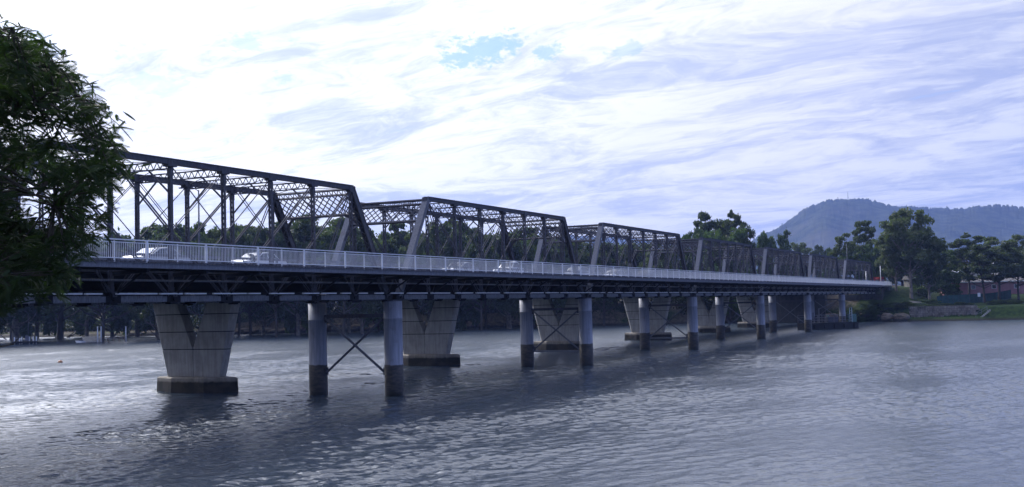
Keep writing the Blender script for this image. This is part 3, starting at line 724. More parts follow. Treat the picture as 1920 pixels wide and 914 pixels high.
# ------------------------------------------------------------------ work barge
p0, p1 = at(1440, 622, 250), at(1550, 617, 250)
cx, cy = 181.5, -.8
Bg = empty('work_barge', (cx, cy, 0), -.80, 'dark steel work barge with railings moored under the bridge', 'barge')
e = MB(); e.prism([(-6.2, .1), (-5.4, -.5), (5.4, -.5), (6.2, .1), (6.2, 1.35), (-6.2, 1.35)], 1, -2.4, 2.4); e.build('hull', M_black, Bg)
e = MB(); e.box((0, 0, 1.40), (12.5, 4.9, .1)); e.build('deck', M_dark, Bg)
for s in (-1, 1):
    e = MB()
    for z in (2.0, 2.6, 3.1): e.bar((-6.1, s*2.3, z), (4.2, s*2.3, z), .06, .06)
    e.build('side_rail', M_steel2, Bg)
    for k in range(6): e = MB(); e.box((-6.1+k*2.06, s*2.3, 2.3), (.09, .09, 1.75)); e.build('rail_stanchion', M_steel2, Bg)
M_blue = simple('pale_blue_paint', (.42, .5, .58), .5); M_green = simple('green_paint', (.08, .16, .15), .6)
e = MB()
for s in (-.4, .4): e.bar((4.4, -2.3+s, 1.45), (4.4, -2.3+s, 4.6), .10, .10)
for k in range(6): e.bar((4.4, -2.7, 1.8+k*.55), (4.4, -1.9, 1.8+k*.55), .07, .07)
e.build('ladder', M_blue, Bg)
e = MB(); e.box((-5.2, -2.0, 3.0), (.9, .1, 1.5)); e.build('notice_board', M_steel2, Bg)
for s in (-.4, .4): e = MB(); e.box((-5.2+s, -2.0, 1.9), (.07, .07, 1.0)); e.build('board_post', M_steel2, Bg)
e = MB(); e.box((5.5, -1.2, 2.3), (1.2, 1.4, 1.7)); e.build('locker', M_green, Bg)
e = MB(); e.box((1.0, .3, 2.0), (2.6, 1.6, 1.2)); e.box((1.0, .3, 2.65), (2.8, 1.8, .08)); e.build('engine_box', M_steel, Bg)
e = MB(); e.tube([(-2.2, 0, 1.45), (-2.2, 0, 4.6)], .14, 10); e.tube([(-2.2, 0, 4.4), (1.4, -.6, 5.9)], .08, 8); e.build('davit', M_steel2, Bg)
for k in range(5):
    e = MB(); pts = [(-5+k*2.5, -2.5+.28*math.cos(a)*0, .7+.35*math.sin(a)) for a in (0,)]; e.tube([(-5+k*2.5, -2.62, .3), (-5+k*2.5, -2.62, 1.1)], .2, 10); e.build('fender', M_black, Bg)
for k, (px, py) in enumerate(((1553, 617), (1561, 612))):
    a = at(px, py, 262); e = MB(); e.tube([(0, 0, -2.5), (0, 0, 3.0-k)], .28, 12); tag(e.build('mooring_pile', M_timber if k else M_green, None, True, loc=(a.x, a.y, 0)), 'short timber pile standing in the shallows right of the barge' if k else 'green topped mooring pile at the right end of the barge', 'pile')

# ------------------------------------------------------------------ vegetation
def leaf_quads(cent, size, rs, flat=.0):
    n = len(cent); a = rs.randn(n, 3); a /= np.linalg.norm(a, axis=1)[:, None]+1e-9; b = rs.randn(n, 3)
    if flat: nrm = rs.randn(n, 3)*(1-flat)+np.array([0, 0, 1.5])*flat; a = np.cross(nrm, b); a /= np.linalg.norm(a, axis=1)[:, None]; b = np.cross(nrm, a)
    else: b -= a*(a*b).sum(1)[:, None]
    b /= np.linalg.norm(b, axis=1)[:, None]+1e-9
    s = size*(.6+.8*rs.rand(n))[:, None]; s2 = s*(.45+.25*rs.rand(n))[:, None]
    v = np.stack([cent-a*s, cent-b*s2, cent+a*s, cent+b*s2], 1).reshape(-1, 3)
    return v, np.arange(4*n).reshape(n, 4)
def make_tree(seed, style='gum', h=20., w=16., leaf=.30, nleaf=8500, trunkfrac=.45):
    """returns (crown mesh, trunk mesh) of unit placed at origin"""
    rs = np.random.RandomState(seed); r = random.Random(seed)
    clumps = []
    if style == 'gum': n = r.randint(30, 38)
    elif style == 'umbrella': n = r.randint(24, 30)
    else: n = r.randint(30, 38)
    tries = 0
    while len(clumps) < n and tries < 4000:
        tries += 1
        a = r.uniform(0, 2*math.pi); q = math.sqrt(r.random()); u = r.random()
        if style == 'gum': z = h*(trunkfrac+(1-trunkfrac)*u*.86); env = math.sin(math.pi*min(.98, .22+.64*u))**.8; rad = w/2*env*q; cr = w*r.uniform(.12, .19); fz = .66
        elif style == 'umbrella': z = h*(.50+.45*u)-h*.14*q*q; rad = w/2*q*.92*(1.05-.45*u); cr = w*r.uniform(.11, .18); fz = .38
        else: z = h*(.16+.8*u); env = math.sin(math.pi*(.12+.80*u))**.6; rad = w/2*env*q; cr = w*r.uniform(.12, .18); fz = .75
        c = np.array([rad*math.cos(a), rad*math.sin(a), z])
        if any(np.linalg.norm((c-k[0])/np.array([1, 1, .7])) < .62*(cr+k[1]) for k in clumps): continue
        clumps.append((c, cr, fz))
    P = []
    tot = sum(k[1]**2 for k in clumps)
    for c, cr, fz in clumps:
        m_ = int(nleaf*cr*cr/tot); d = rs.randn(m_, 3); d /= np.linalg.norm(d, axis=1)[:, None]; rr = cr*.46*(rs.rand(m_, 1)**.4)*(1+.15*rs.randn(m_, 1)); sub = rs.randn(9, 3); sub /= np.linalg.norm(sub, axis=1)[:, None]; sub *= cr*.78*rs.rand(9, 1)**.3; sub[:, 2] *= fz*.9; sc_ = sub[rs.randint(0, 9, m_)]
        lump = 1+.25*np.sin(d[:, :1]*5+c[0])*np.sin(d[:, 1:2]*5+c[1]); d[:, 2] *= fz
        P.append(c+sc_+d*rr*lump)
    P = np.concatenate(P); P[:, 2] *= h/np.percentile(P[:, 2], 99.7); v, q = leaf_quads(P, leaf, rs, .35)
    crown = npmesh('crown', v, q, M_leafG if style != 'broad' else M_leafB)
    e = MB(); lean = r.uniform(-.06, .06)*h; top = Vector((lean, lean*.5, h*(.62 if style != 'broad' else .5))); tr = h*.016+.08
    mid = Vector((lean*.3, 0, h*.3)); e.tube([(0, 0, -1.), (0, 0, .6), mid, top], [tr*1.5, tr*1.15, tr*.85, tr*.45], 9)
    for c, cr, fz in clumps:
        c = Vector(c); s0 = r.uniform(.35, .95); st = mid.lerp(top, s0) if c.z > h*.4 else Vector((0, 0, h*.12)).lerp(mid, s0)
        if st.z > c.z-.05*h: st = Vector((0, 0, max(.6, c.z-.15*h)))
        m2 = st.lerp(c, .5)+Vector((r.uniform(-.03, .03)*h, r.uniform(-.03, .03)*h, -.02*h)); e.tube([st, m2, c], [tr*.38, tr*.24, tr*.08], 5, False)
    trunk = e.mesh('trunk', M_palebark if style == 'gum' else M_bark, True, fix=False)
    return crown, trunk
PROTO = {}
for i in range(4): PROTO['gum', i] = (20, 15)+make_tree(11+i, 'gum', 20, 15, .34, 13000, .30)
for i in range(4): PROTO['umbrella', i] = (20, 18)+make_tree(31+i, 'umbrella', 20, 18, .34, 14000)
for i in range(3): PROTO['broad', i] = (14, 13)+make_tree(51+i, 'broad', 14, 13, .30, 13000)
def tree(px, top, wpx, D, style, i, label, group=None, name=None, base=None, rz=None, basez=None):
    """tree whose crown top is seen at (px, top) from D metres, wpx wide"""
    p = at(px, top, D); x, y = p.x, p.y; z0 = float(gz(x, y))-.2 if basez is None else basez
    h0, w0, cm, tm = PROTO[style, i]; h = p.z-z0; w = wpx/F*D
    T = empty(name or {'gum': 'gum_tree', 'umbrella': 'spreading_tree', 'broad': 'leafy_tree'}[style], (x, y, z0), rnd.uniform(0, 6.28) if rz is None else rz, label, 'tree', group)
    T.scale = (w/w0, w/w0, h/h0*1.02); place('crown', cm, T); place('trunk', tm, T); return T
ZN = [(60, 'behind the foreground tree'), (200, 'left of the nearest concrete pier'), (300, 'left of the nearest concrete pier top'), (450, 'behind the nearest concrete pier'), (575, 'left of the first column'), (760, 'between the first pair of columns'), (870, 'behind the second concrete pier'),
      (980, 'just left of the second pair of columns'), (1110, 'behind the second pair of columns'), (1190, 'left of the fourth concrete pier'), (1310, 'behind the third pair of columns'), (1440, 'behind the fourth pair of columns'), (1560, 'behind the work barge'), (1660, 'below the end of the bridge'), (9999, 'below the big gum')]
def zone(px): return next(b for a, b in ZN if px < a)
def pxof(x, y):
    v = Vector((x, y, 6))-CAM; return 960+F*v.dot(RT)/v.dot(FW)
g1 = 'trees on the far bank behind the trusses'
S1 = [(-60, 430, 150), (30, 436, 140), (110, 440, 130), (190, 452, 100), (296, 429, 80), (335, 432, 70), (392, 426, 70), (430, 430, 60), (468, 430, 70), (516, 428, 60), (556, 417, 80), (604, 411, 90), (640, 417, 80), (676, 436, 60), (738, 426, 70), (776, 444, 46),
      (828, 424, 70), (862, 418, 80), (898, 434, 50), (948, 446, 50), (984, 433, 60), (1024, 438, 60), (1052, 452, 50), (1088, 456, 60), (1128, 463, 60), (1168, 466, 60), (1210, 462, 60), (1245, 458, 60)]
where = ['hidden behind the leafy tree at far left', 'behind the leafy foreground tree', 'left, behind the foreground tree', 'low, at the right edge of the foreground tree', 'first one clear of the foreground tree', 'second one right of the foreground tree',
         'behind the first lamp post', 'behind the middle of the first truss', 'seen between two posts of the first truss', 'beside the white sedan', 'behind the far end post of the first truss', 'tallest one, in the portal of the first truss', 'behind the right end of the first truss', 'in the gap between first and second truss',
         'left in the second truss', 'thin one at the second lamp post', 'left half of the second truss', 'tall one in the middle of the second truss', 'lower one in the middle of the second truss', 'small one before the blue hill', 'right half of the second truss', 'in the far portal of the second truss',
         'at the end of the second truss', 'in the gap between second and third truss', 'left in the third truss above a cream house', 'middle of the third truss', 'right in the third truss', 'left of the tall clump']
for i, (px, top, w) in enumerate(S1):
    D = 330+18*(i % 3)-(20 if px < 800 else 0)+(25 if px > 1000 else 0)
    st = 'umbrella' if (i % 3 != 1) else 'gum'
    tree(px, top, w*1.75, D, st, i % 4, ('spreading' if st == 'umbrella' else 'upright')+' far bank tree, '+where[i], g1)
for i in range(16):
    px = 285+i*52+rnd.uniform(-8, 8); top = 432+rnd.uniform(-4, 6)+(0 if px < 700 else 10)+(14 if px > 1000 else 0)
    tree(px, top, rnd.uniform(95, 130), 352+rnd.uniform(-8, 8), ('umbrella', 'gum', 'broad')[i % 3], i % 3, 'dense canopy tree of the far tree line, '+zone(px), 'dense canopy trees of the far tree line')
g2 = 'second row of trees on the far bank'
for i in range(30):                                           # second row, lower and darker behind
    px = -120+i*47; top = 452+rnd.uniform(-8, 10)+(12 if px > 1000 else 0)
    tree(px, top, rnd.uniform(110, 150), 395+rnd.uniform(-12, 12), ('gum', 'broad')[i % 2], i % 3, 'back row tree behind the bank trees, '+zone(px), g2)
# tall clump behind the fourth truss
for i, (px, top, w, D, st) in enumerate([(1322, 404, 62, 372, 'umbrella'), (1378, 403, 66, 368, 'umbrella'), (1345, 420, 90, 380, 'gum'), (1300, 437, 60, 366, 'broad'), (1392, 428, 46, 360, 'gum'), (1360, 436, 100, 352, 'broad')]):
    tree(px, top, w*1.1, D, st, i % 3, ['flat topped tree at the left top of the tall clump', 'tallest tree at the right top of the tall clump', 'tree in the heart of the tall clump behind the fourth truss', 'round tree at the left foot of the tall clump', 'tree at the right edge of the tall clump', 'broad tree low in front of the tall clump'][i], 'tall clump of trees behind the fourth truss')
for i, (px, top, w, D, st, lab) in enumerate([(1437, 441, 36, 380, 'broad', 'small round tree left of its taller twin behind the fifth truss'), (1466, 437, 44, 382, 'broad', 'round dark tree right of its smaller twin behind the fifth truss'),
        (1498, 458, 44, 520, 'gum', 'pale distant tree just right of the twin round trees'), (1538, 463, 34, 520, 'gum', 'distant tree left of the tall pale pole'), (1560, 468, 30, 500, 'broad', 'low distant tree beside the tall pale pole'),
        (1583, 441, 52, 372, 'umbrella', 'wispy tree behind the last trusses with the tall pole before it'), (1618, 418, 54, 378, 'umbrella', 'tall wispy flat topped tree left of the big gum'), (1600, 470, 60, 366, 'broad', 'dense low tree above the last truss'), (1640, 462, 60, 372, 'broad', 'dense tree at the left foot of the big gum')]):
    tree(px, top, w*1.1, D, st, i % 3, lab)
# right bank
BT = [(1702, 396, 92, 330, 'gum', 2, 'biggest gum tree, tallest on the right bank with pale trunk'), (1676, 440, 66, 334, 'gum', 1, 'shorter gum leaning against the left of the biggest gum'), (1738, 444, 66, 332, 'gum', 3, 'gum filling the right shoulder of the biggest gum'),
      (1772, 474, 60, 352, 'broad', 2, 'dense tree between the big gum and the green fence'), (1812, 443, 80, 356, 'umbrella', 1, 'spreading tree behind the pink wall, left'), (1868, 448, 100, 336, 'umbrella', 2, 'broad tree leaning over the pink building'),
      (1842, 462, 84, 330, 'umbrella', 0, 'tree on the stone wall beside the steps, with bare lower branches'), (1912, 444, 60, 372, 'umbrella', 0, 'tree at the right edge of the picture on the sky line'), (1906, 478, 84, 340, 'umbrella', 1, 'dark tree hanging over the pink wall at the right edge'), (1960, 450, 110, 342, 'umbrella', 3, 'tree cut off by the right edge'),
      (1735, 500, 50, 345, 'broad', 1, 'low tree right of the pale trunk of the big gum')]
for i, (px, top, w, D, st, j, lab) in enumerate(BT):
    tree(px, top, w*1.12, D, st, j, lab)
for i, (px, top, w, st, lab) in enumerate([(1690, 484, 80, 'broad', 'dense background tree behind the white wagon and the road end'), (1658, 488, 60, 'gum', 'background tree directly above the red banner'), (1760, 468, 90, 'broad', 'background tree right of the biggest gum'), (1822, 466, 100, 'gum', 'background tree rising behind the left half of the pink building'),
        (1886, 464, 100, 'broad', 'background tree rising behind the right half of the pink building')]):
    tree(px, top, w*1.1, 425, st, i % 3, lab)
def bush(px, top, wpx, D, label, name='bush', rz=0):
    p = at(px, top, D); z0 = float(gz(p.x, p.y))-.3; h0, w0, cm, tm = PROTO['broad', rnd.randint(0, 2)]
    T = empty(name, (p.x, p.y, z0), rnd.uniform(0, 6), label, 'bush', 'bushes along the right bank'); h = max(p.z-z0, 1.2); w = wpx/F*D
    T.scale = (w/w0, w/w0, h/h0); place('foliage', cm, T); place('stem', tm, T)
for px, top, w, D, lab in [(1598, 585, 26, 318, 'low bush at the foot of the abutment'), (1628, 588, 34, 318, 'low bush on the shore left of the big gum'), (1655, 580, 36, 322, 'bush under the end of the bridge deck'), (1690, 566, 44, 322, 'tall bush around the trunk of the big gum'),
        (1716, 572, 40, 320, 'bush on the shore below the big gum'), (1741, 562, 34, 324, 'dark bush left end of the stone wall'), (1762, 586, 26, 320, 'small bush at the water left of the stone wall'), (1786, 533, 30, 348, 'rounded bush against the left end of the pink wall'), (1722, 540, 26, 336, 'bush halfway up the grass slope'),
        (1872, 585, 26, 326, 'low bush right of the steps'), (1800, 584, 22, 322, 'creeper like bush in front of the stone wall')]:
    bush(px, top, w*1.15, D, lab)
for i, lab in enumerate(['low bush on the dark shore nearest the abutment', 'second low bush along the dark shore from the abutment', 'bush on the dark shore below the bridge end railing', 'bush on the dark shore under the white wagon', 'bush at the waterline left of the big gum', 'bush at the waterline straight below the big gum',
        'bush at the waterline right of the big gum', 'bush on the shore just before the stone wall begins', 'ragged bush at the left end of the stone wall']+['']*0):
    bush(1592+i*20, 578+rnd.uniform(-7, 9), 34, 313+rnd.uniform(0, 6), lab)
for px, lab in ((1776, 'scrubby bush on the landing ledge side, left of the pale landing slab'), (1812, 'low scrub clump on the middle of the landing ledge'), (1862, 'scrub clump just right of the shore steps'), (1888, 'low scrub clump between the shore steps and the rowing boat'), (1906, 'low scrub clump just left of the rowing boat'), (1935, 'low scrub clump at the right edge of the shore')):
    bush(px, 588+rnd.uniform(-4, 3), 30, 318, lab)
# undergrowth along the left part of the far bank: nobody could count it
rs = np.random.RandomState(5); pts = []
for k in range(1400):
    y = rs.uniform(36, 330) if k < 1000 else rs.uniform(185, 330); d = rs.uniform(2.2, 14) if y < 190 else rs.uniform(14, 24)
    if rs.rand() < .3: d += rs.uniform(4, 16)
    x = float(xshore(y))+d; r_ = rs.uniform(1.1, 3.3); z = float(gz(x, y))+r_*.5; m_ = 60
    q = rs.randn(m_, 3); q /= np.linalg.norm(q, axis=1)[:, None]; pts.append(np.array([x, y, z])+q*r_*rs.rand(m_, 1)**.4*np.array([1, 1, .9]))
pts = np.concatenate(pts); v, q = leaf_quads(pts, .34, rs, .2)
tag(place('undergrowth', npmesh('undergrowth', v, q, M_bush)), 'dense dark scrub covering the far bank behind the bridge', kind='stuff')
# mid storey that closes the view under the deck
for i in range(26):
    y = 45+i*11+rnd.uniform(-3, 3); x = float(xshore(y))+(rnd.uniform(9, 20) if y < 190 else rnd.uniform(24, 34)); h = rnd.uniform(7, 11); h0, w0, cm, tm = PROTO['broad', i % 3]
    T = empty('small_tree', (x, y, float(gz(x, y))-.3), rnd.uniform(0, 6), 'small dark tree low on the far bank, '+zone(pxof(x, y)), 'tree', 'small trees low on the far bank')
    T.scale = (.75, .75, h/h0); place('crown', cm, T); place('trunk', tm, T)
# rocks of the far shore
def rock(x, y, z, sx, sy, sz, seed):
    r = random.Random(seed); e = MB(); n = 9; rings = []
    lay = [(-.5, .95), (-.1, 1.), (.25, .93), (.42, .7)]
    ph = [r.uniform(.75, 1.15) for _ in range(n)]
    for zz, s in lay: rings.append([(sx*s*ph[k]*math.cos(2*math.pi*k/n)*(1+r.uniform(-.07, .07)), sy*s*ph[k]*math.sin(2*math.pi*k/n)*(1+r.uniform(-.07, .07)), sz*zz+r.uniform(-.05, .05)*sz) for k in range(n)])
    vs = sum(rings, []); fs = [tuple(range(n))[::-1], tuple(range(3*n, 4*n))]
    for a in range(3): fs += [(a*n+k, a*n+(k+1) % n, (a+1)*n+(k+1) % n, (a+1)*n+k) for k in range(n)]
    e.add(vs, fs); o = e.build('sandstone_boulder', M_rock, None, loc=(x, y, z)); o.rotation_euler = (r.uniform(-.15, .15), r.uniform(-.15, .15), r.uniform(0, 6)); return o
for i in range(46):
    px = 448+i*13.4+rnd.uniform(-5, 5) if i < 40 else 1560+(i-40)*26
    q = at(px, 600, 300); dv = (q-CAM); # march to the shore line
    s = .6
    while s < 1.4:
        P_ = CAM+dv*s
        if P_.x > float(xshore(P_.y))+.6: break
        s += .004
    sz = rnd.uniform(1.2, 3.4)
    o = rock(P_.x, P_.y, rnd.uniform(.2, 1.1)+sz*.2, rnd.uniform(1.5, 3.4), rnd.uniform(1.5, 3.4), sz, i)
    tag(o, 'brown sandstone boulder on the far shore, '+zone(px), 'boulder', 'boulders along the far shore')

# ------------------------------------------------------------------ left far bank: landing
JG = 'white piles of the landing'
p = at(46, 630, 306); J = empty('floating_jetty', (p.x, p.y, 0), .9, 'small dark floating jetty with white piles at the far left shore', 'jetty')
e = MB(); e.box((0, 0, .45), (2.6, 6.2, .5)); e.build('pontoon', M_black, J)
for k, yy in enumerate((-2.9, -2.2, -1.2, .6, 1.2, 2.4)):
    e = MB(); e.tube([(1.0*(k % 2), yy, -2), (1.0*(k % 2), yy, 1.9)], .15, 10); e.build('pile', M_white, J, True)
e = MB(); e.box((0, -.6, 1.5), (1.0, .9, 1.3)); e.build('control_box', M_steel2, J)
for z in (1.0, 1.5): e = MB(); e.bar((.4, .6, z), (.4, 2.5, z), .05, .05); e.build('rail', M_white, J)
pole(53, 588, 620, 312, .06, M_steel2, 'lamp_post', 'thin grey lamp post behind the floating jetty', 'lamp post')
for px, lab in ((183, 'left white post of the pair beside the boat ramp'), (189.5, 'right white post of the pair beside the boat ramp'), (236, 'lone white post at the right end of the timber fence')):
    pole(px, 612.5, 628, 306, .17, M_white, 'mooring_post', lab, 'post', 'white posts by the boat ramp', base=-.5)
a, b = at(192, 627, 307), at(234, 627, 305)
T = empty('timber_fence', (a.x, a.y, 0), 0, 'low timber rail fence between the white posts on the far left shore', 'fence'); d = b-a; d.z = 0
for z in (.75, 1.15): e = MB(); e.bar((0, 0, z), (d.x, d.y, z), .06, .14); e.build('rail', M_timber, T)
for k in range(5): e = MB(); e.box((d.x*k/4, d.y*k/4, .5), (.14, .14, 1.6)); e.build('fence_post', M_timber, T)
a = at(172, 628, 308); T = empty('boat_ramp', (a.x, a.y, 0), .9, 'sloping pale concrete boat ramp left of the white posts', 'ramp')
e = MB(); e.prism([(-2.2, -.3), (-2.2, .15), (2.4, 1.5), (2.4, -.3)], 1, -2.2, 2.2); e.build('slab', M_conc, T)
a = at(151, 627, 304); T = empty('dinghy', (a.x, a.y, 0), 1.4, 'tiny white dinghy pulled up beside the boat ramp', 'boat')
e = MB(); e.prism([(-1.3, .1), (-1.1, -.1), (.9, -.1), (1.6, .55), (-1.35, .45)], 1, -.55, .55); e.build('hull', M_white, T); e = MB(); e.box((-.2, 0, .6), (.8, .8, .3)); e.build('engine_cover', M_cb, T)
a = at(113, 680, 140); M_or = simple('orange_plastic', (.42, .2, .09), .5); k_ = (6.94)/(6.94-a.z); a = CAM+(a-CAM)*k_
T = empty('mooring_buoy', (a.x, a.y, 0), 0, 'small orange mooring buoy floating alone left of the concrete pier', 'buoy')
e = MB(); e.tube([(0, 0, -.2), (0, 0, -.05), (0, 0, .12), (0, 0, .26), (0, 0, .34)], [.2, .34, .36, .26, .08], 14); e.build('float', M_or, T, True); e = MB(); e.tube([(0, 0, .32), (0, 0, .42)], .04, 8); e.build('ring', M_steel2, T)

# ------------------------------------------------------------------ right bank: wall, steps, fence, buildings
M_stone = mk_conc('wall_stone', (.09, .08, .07), (.26, .23, .2))
T = empty('stone_wall', (249.5, -18, 0), 0, 'rough grey stone retaining wall on the right bank', 'wall'); meshes = []
for s_ in range(5):
    r = random.Random(s_); e = MB(); e.box((0, 0, 0), (1, 1, 1)); e.v = [(x+r.uniform(-.06, .06), y+r.uniform(-.05, .05), z+r.uniform(-.05, .05)) for x, y, z in e.v]; meshes.append(e.mesh('stone', M_stone))
for row in range(5):
    y = -10.5+rnd.uniform(0, .5)
    while y > -26.5:
        l_ = rnd.uniform(.55, 1.3); place('stone', rnd.choice(meshes), T, (-.1+rnd.uniform(-.1, .1), y-l_/2+18, 1.0+row*.56+.26), scale=(.6, l_-.06, .5)); y -= l_
e = MB(); e.box((.28, -.2, 2.3), (.3, 16.4, 2.8)); e.build('backing', M_joint, T)
e = MB(); e.box((.1, -.2, 3.86), (.9, 16.8, .12)); e.build('coping', M_abut, T)
T = empty('landing_stage', (248, -21.5, 0), 0, 'low pale concrete landing ledge at the foot of the stone wall', 'landing'); e = MB(); e.box((0, 1, .55), (1.6, 7.5, .28)); e.build('slab', M_abut, T)
T = empty('shore_steps', (247.5, -26.6, 0), 0, 'concrete steps with a pale metal handrail going down to the water', 'steps')
for k in range(9):
    e = MB(); e.box((.4, -3.2+k*.35-1.0+.6, .35+(8-k)*.3-.25), (1.5, .36, .5)); e.build('step', M_conc, T)
for xx in (-.4, 1.2):
    e = MB(); e.bar((xx, -3.0, 3.5), (xx, -.2, 2.0), .08, .08); e.bar((xx, -3.0, 2.9), (xx, -.2, 1.4), .06, .06)
    for q in (0, .5, 1): e.bar((xx, -3.0+2.8*q, 3.5-1.5*q), (xx, -3.0+2.8*q, 2.3-1.5*q), .07, .07)
    e.build('handrail', M_steel2, T)
M_mesh = simple('green_shade_cloth', (.022, .065, .06), .85, var=.3, scale=.8)
def gpt(px, py, D, dz=0): p = at(px, py, D); return Vector((p.x, p.y, float(gz(p.x, p.y))+dz))
T = empty('green_fence', (0, 0, 0), 0, 'dark green shade cloth fence standing on the grass before the pink building', 'fence')
a, b, c_ = gpt(1757, 565, 326), gpt(1818, 565, 330), gpt(1896, 560, 345); T.location = a; n = 16
path = [a.lerp(b, k/6) for k in range(6)]+[b.lerp(c_, k/10) for k in range(11)]
for k in range(len(path)):
    p = path[k]-a; p.z = float(gz(path[k].x, path[k].y))-a.z
    e = MB(); e.tube([(p.x, p.y, p.z-.2), (p.x, p.y, p.z+2.75)], .05, 8); e.build('fence_post', M_steel, T)
    if k < len(path)-1:
        q = path[k+1]-a; q.z = float(gz(path[k+1].x, path[k+1].y))-a.z; e = MB()
        e.bar((p.x, p.y, p.z+1.35), (q.x, q.y, q.z+1.35), .03, 2.55); e.build('cloth_panel', M_mesh, T)
M_pink = simple('pink_render', (.34, .17, .19), .8, var=.12, scale=.5); M_tile = simple('grey_roof', (.16, .15, .15), .8); M_cream = simple('cream_boards', (.5, .45, .36), .7, var=.1); M_wroof = simple('pale_metal_roof', (.6, .6, .62), .5, var=.1)
def building(px, D, w, dep, h, wallm, roofm, label, rz=0, wins=(), z=None, roofh=1.6, flat=False):
    p = at(px, 500, D); z0 = float(gz(p.x, p.y)) if z is None else z; T = empty('house' if not flat else 'shed', (p.x, p.y, z0), YAW+rz, label, 'building')
    e = MB(); e.box((dep/2, 0, h/2-.3), (dep, w, h+.6)); e.build('wall', wallm, T)
    e = MB()
    if flat: e.prism([(-.4, h), (-.4, h+.2), (dep+.4, h+roofh+.2), (dep+.4, h+roofh)], 1, -w/2-.4, w/2+.4)
    else: e.prism([(-.5, h), (dep/2, h+roofh), (dep+.5, h), (dep/2, h-.01)], 1, -w/2-.5, w/2+.5)
    e.build('roof', roofm, T)
    if not flat:
        for s in (-1, 1): e = MB(); e.prism([(0.05, h-.05), (dep/2, h+roofh-.25), (dep-.05, h-.05)], 1, s*(w/2-.1), s*(w/2-.02)); e.build('gable', wallm, T)
    e = MB(); e.box((-.52, 0, h-.05), (.08, w+1.1, .22)); e.build('gutter', M_white, T)
    for (yy, zz, ww, hh) in wins:
        e = MB(); e.box((-.02, yy, zz), (.12, ww+.2, hh+.2)); f = e.build('window', M_white, T); e = MB(); e.box((-.06, yy, zz), (.08, ww, hh)); e.build('pane', M_glass, f)
    return T
building(1868, 362, 30, 9, 5.6, M_pink, M_tile, 'long pink rendered building behind the trees on the right bank', -.02, [(7.4, 4.0, 1.2, 1.1), (1, 4., 1.2, 1.1), (-6, 4., 1.4, 1.1)], z=5.0)
building(1800, 400, 14, 8, 7.5, M_cream, M_wroof, 'pale roofed house half hidden behind trees left of the pink building', .1, [(-2, 5.4, 1.4, 1.2), (2, 5.4, 1.4, 1.2)], z=7)
building(1910, 402, 14, 8, 8.5, M_wroof, M_wroof, 'white house behind the pink building at the right edge', 0, [(-2, 5.4, 1.4, 1.2), (3, 5.4, 1.4, 1.2)], z=7.5)
building(1150, 400, 5.2, 8, 6.6, M_cream, M_wroof, 'cream gabled house seen through the third truss', 1.45, [(0, 5., 1.2, 1.2)], z=11, roofh=2.0)
building(1172, 392, 3.6, 6, 6.3, M_cb and M_steel2, M_white, 'grey house with a white eave right of the cream gabled house', .1, [(0, 5., 1.8, .9)], z=11, roofh=.4, flat=True)
building(1123, 396, 3, 6, 4.2, M_cream, M_wroof, 'small cream shed left of the cream gabled house', 1.4, [(0, 3., .8, .8)], z=11)
building(1712, 372, 2.4, 4, 4.0, M_abut, M_tile, 'small white house glimpsed behind the big gum', .2, [(0, 2.6, 1., 1.1)], z=8)
p = gpt(1836, 560, 329); T = empty('notice_sign', p, YAW, 'small white notice sign in front of the green fence', 'sign')
e = MB(); e.box((0, 0, 2.4), (.05, .8, 1.1)); e.build('sign_board', M_white, T); e = MB(); e.tube([(0.05, 0, -.2), (.05, 0, 2.9)], .05, 8); e.build('post', M_steel, T)
p = gpt(1905, 588, 320); T = empty('rowing_boat', (p.x, p.y, 1.0), 1.6, 'pale upturned rowing boat on the right shore', 'boat')
e = MB(); e.prism([(-2, 0), (-1.6, .5), (1.3, .55), (2.1, .1)], 1, -.7, .7, shrink=[(-2, 0), (-1.6, .5), (1.3, .55), (2.1, .1)]); e.build('hull', M_rail, T)
# paths on the right bank
for (x0, y0, x1, y1, w) in ((262, -9, 278, -22, 1.6), (275, -30, 262, -48, 1.8)):
    e = MB(); n = 14
    for k in range(n):
        pass
    vs = []; d = Vector((x1-x0, y1-y0, 0)).normalized(); s = Vector((-d.y, d.x, 0))*w/2
    for k in range(n+1):
        c = Vector((x0+(x1-x0)*k/n, y0+(y1-y0)*k/n, 0))
        for sg in (-1, 1): q = c+s*sg; vs.append((q.x, q.y, float(gz(q.x, q.y))+.06))
    e.add(vs, [(2*k, 2*k+1, 2*k+3, 2*k+2) for k in range(n)]); tag(e.build('path', M_abut), kind='structure')

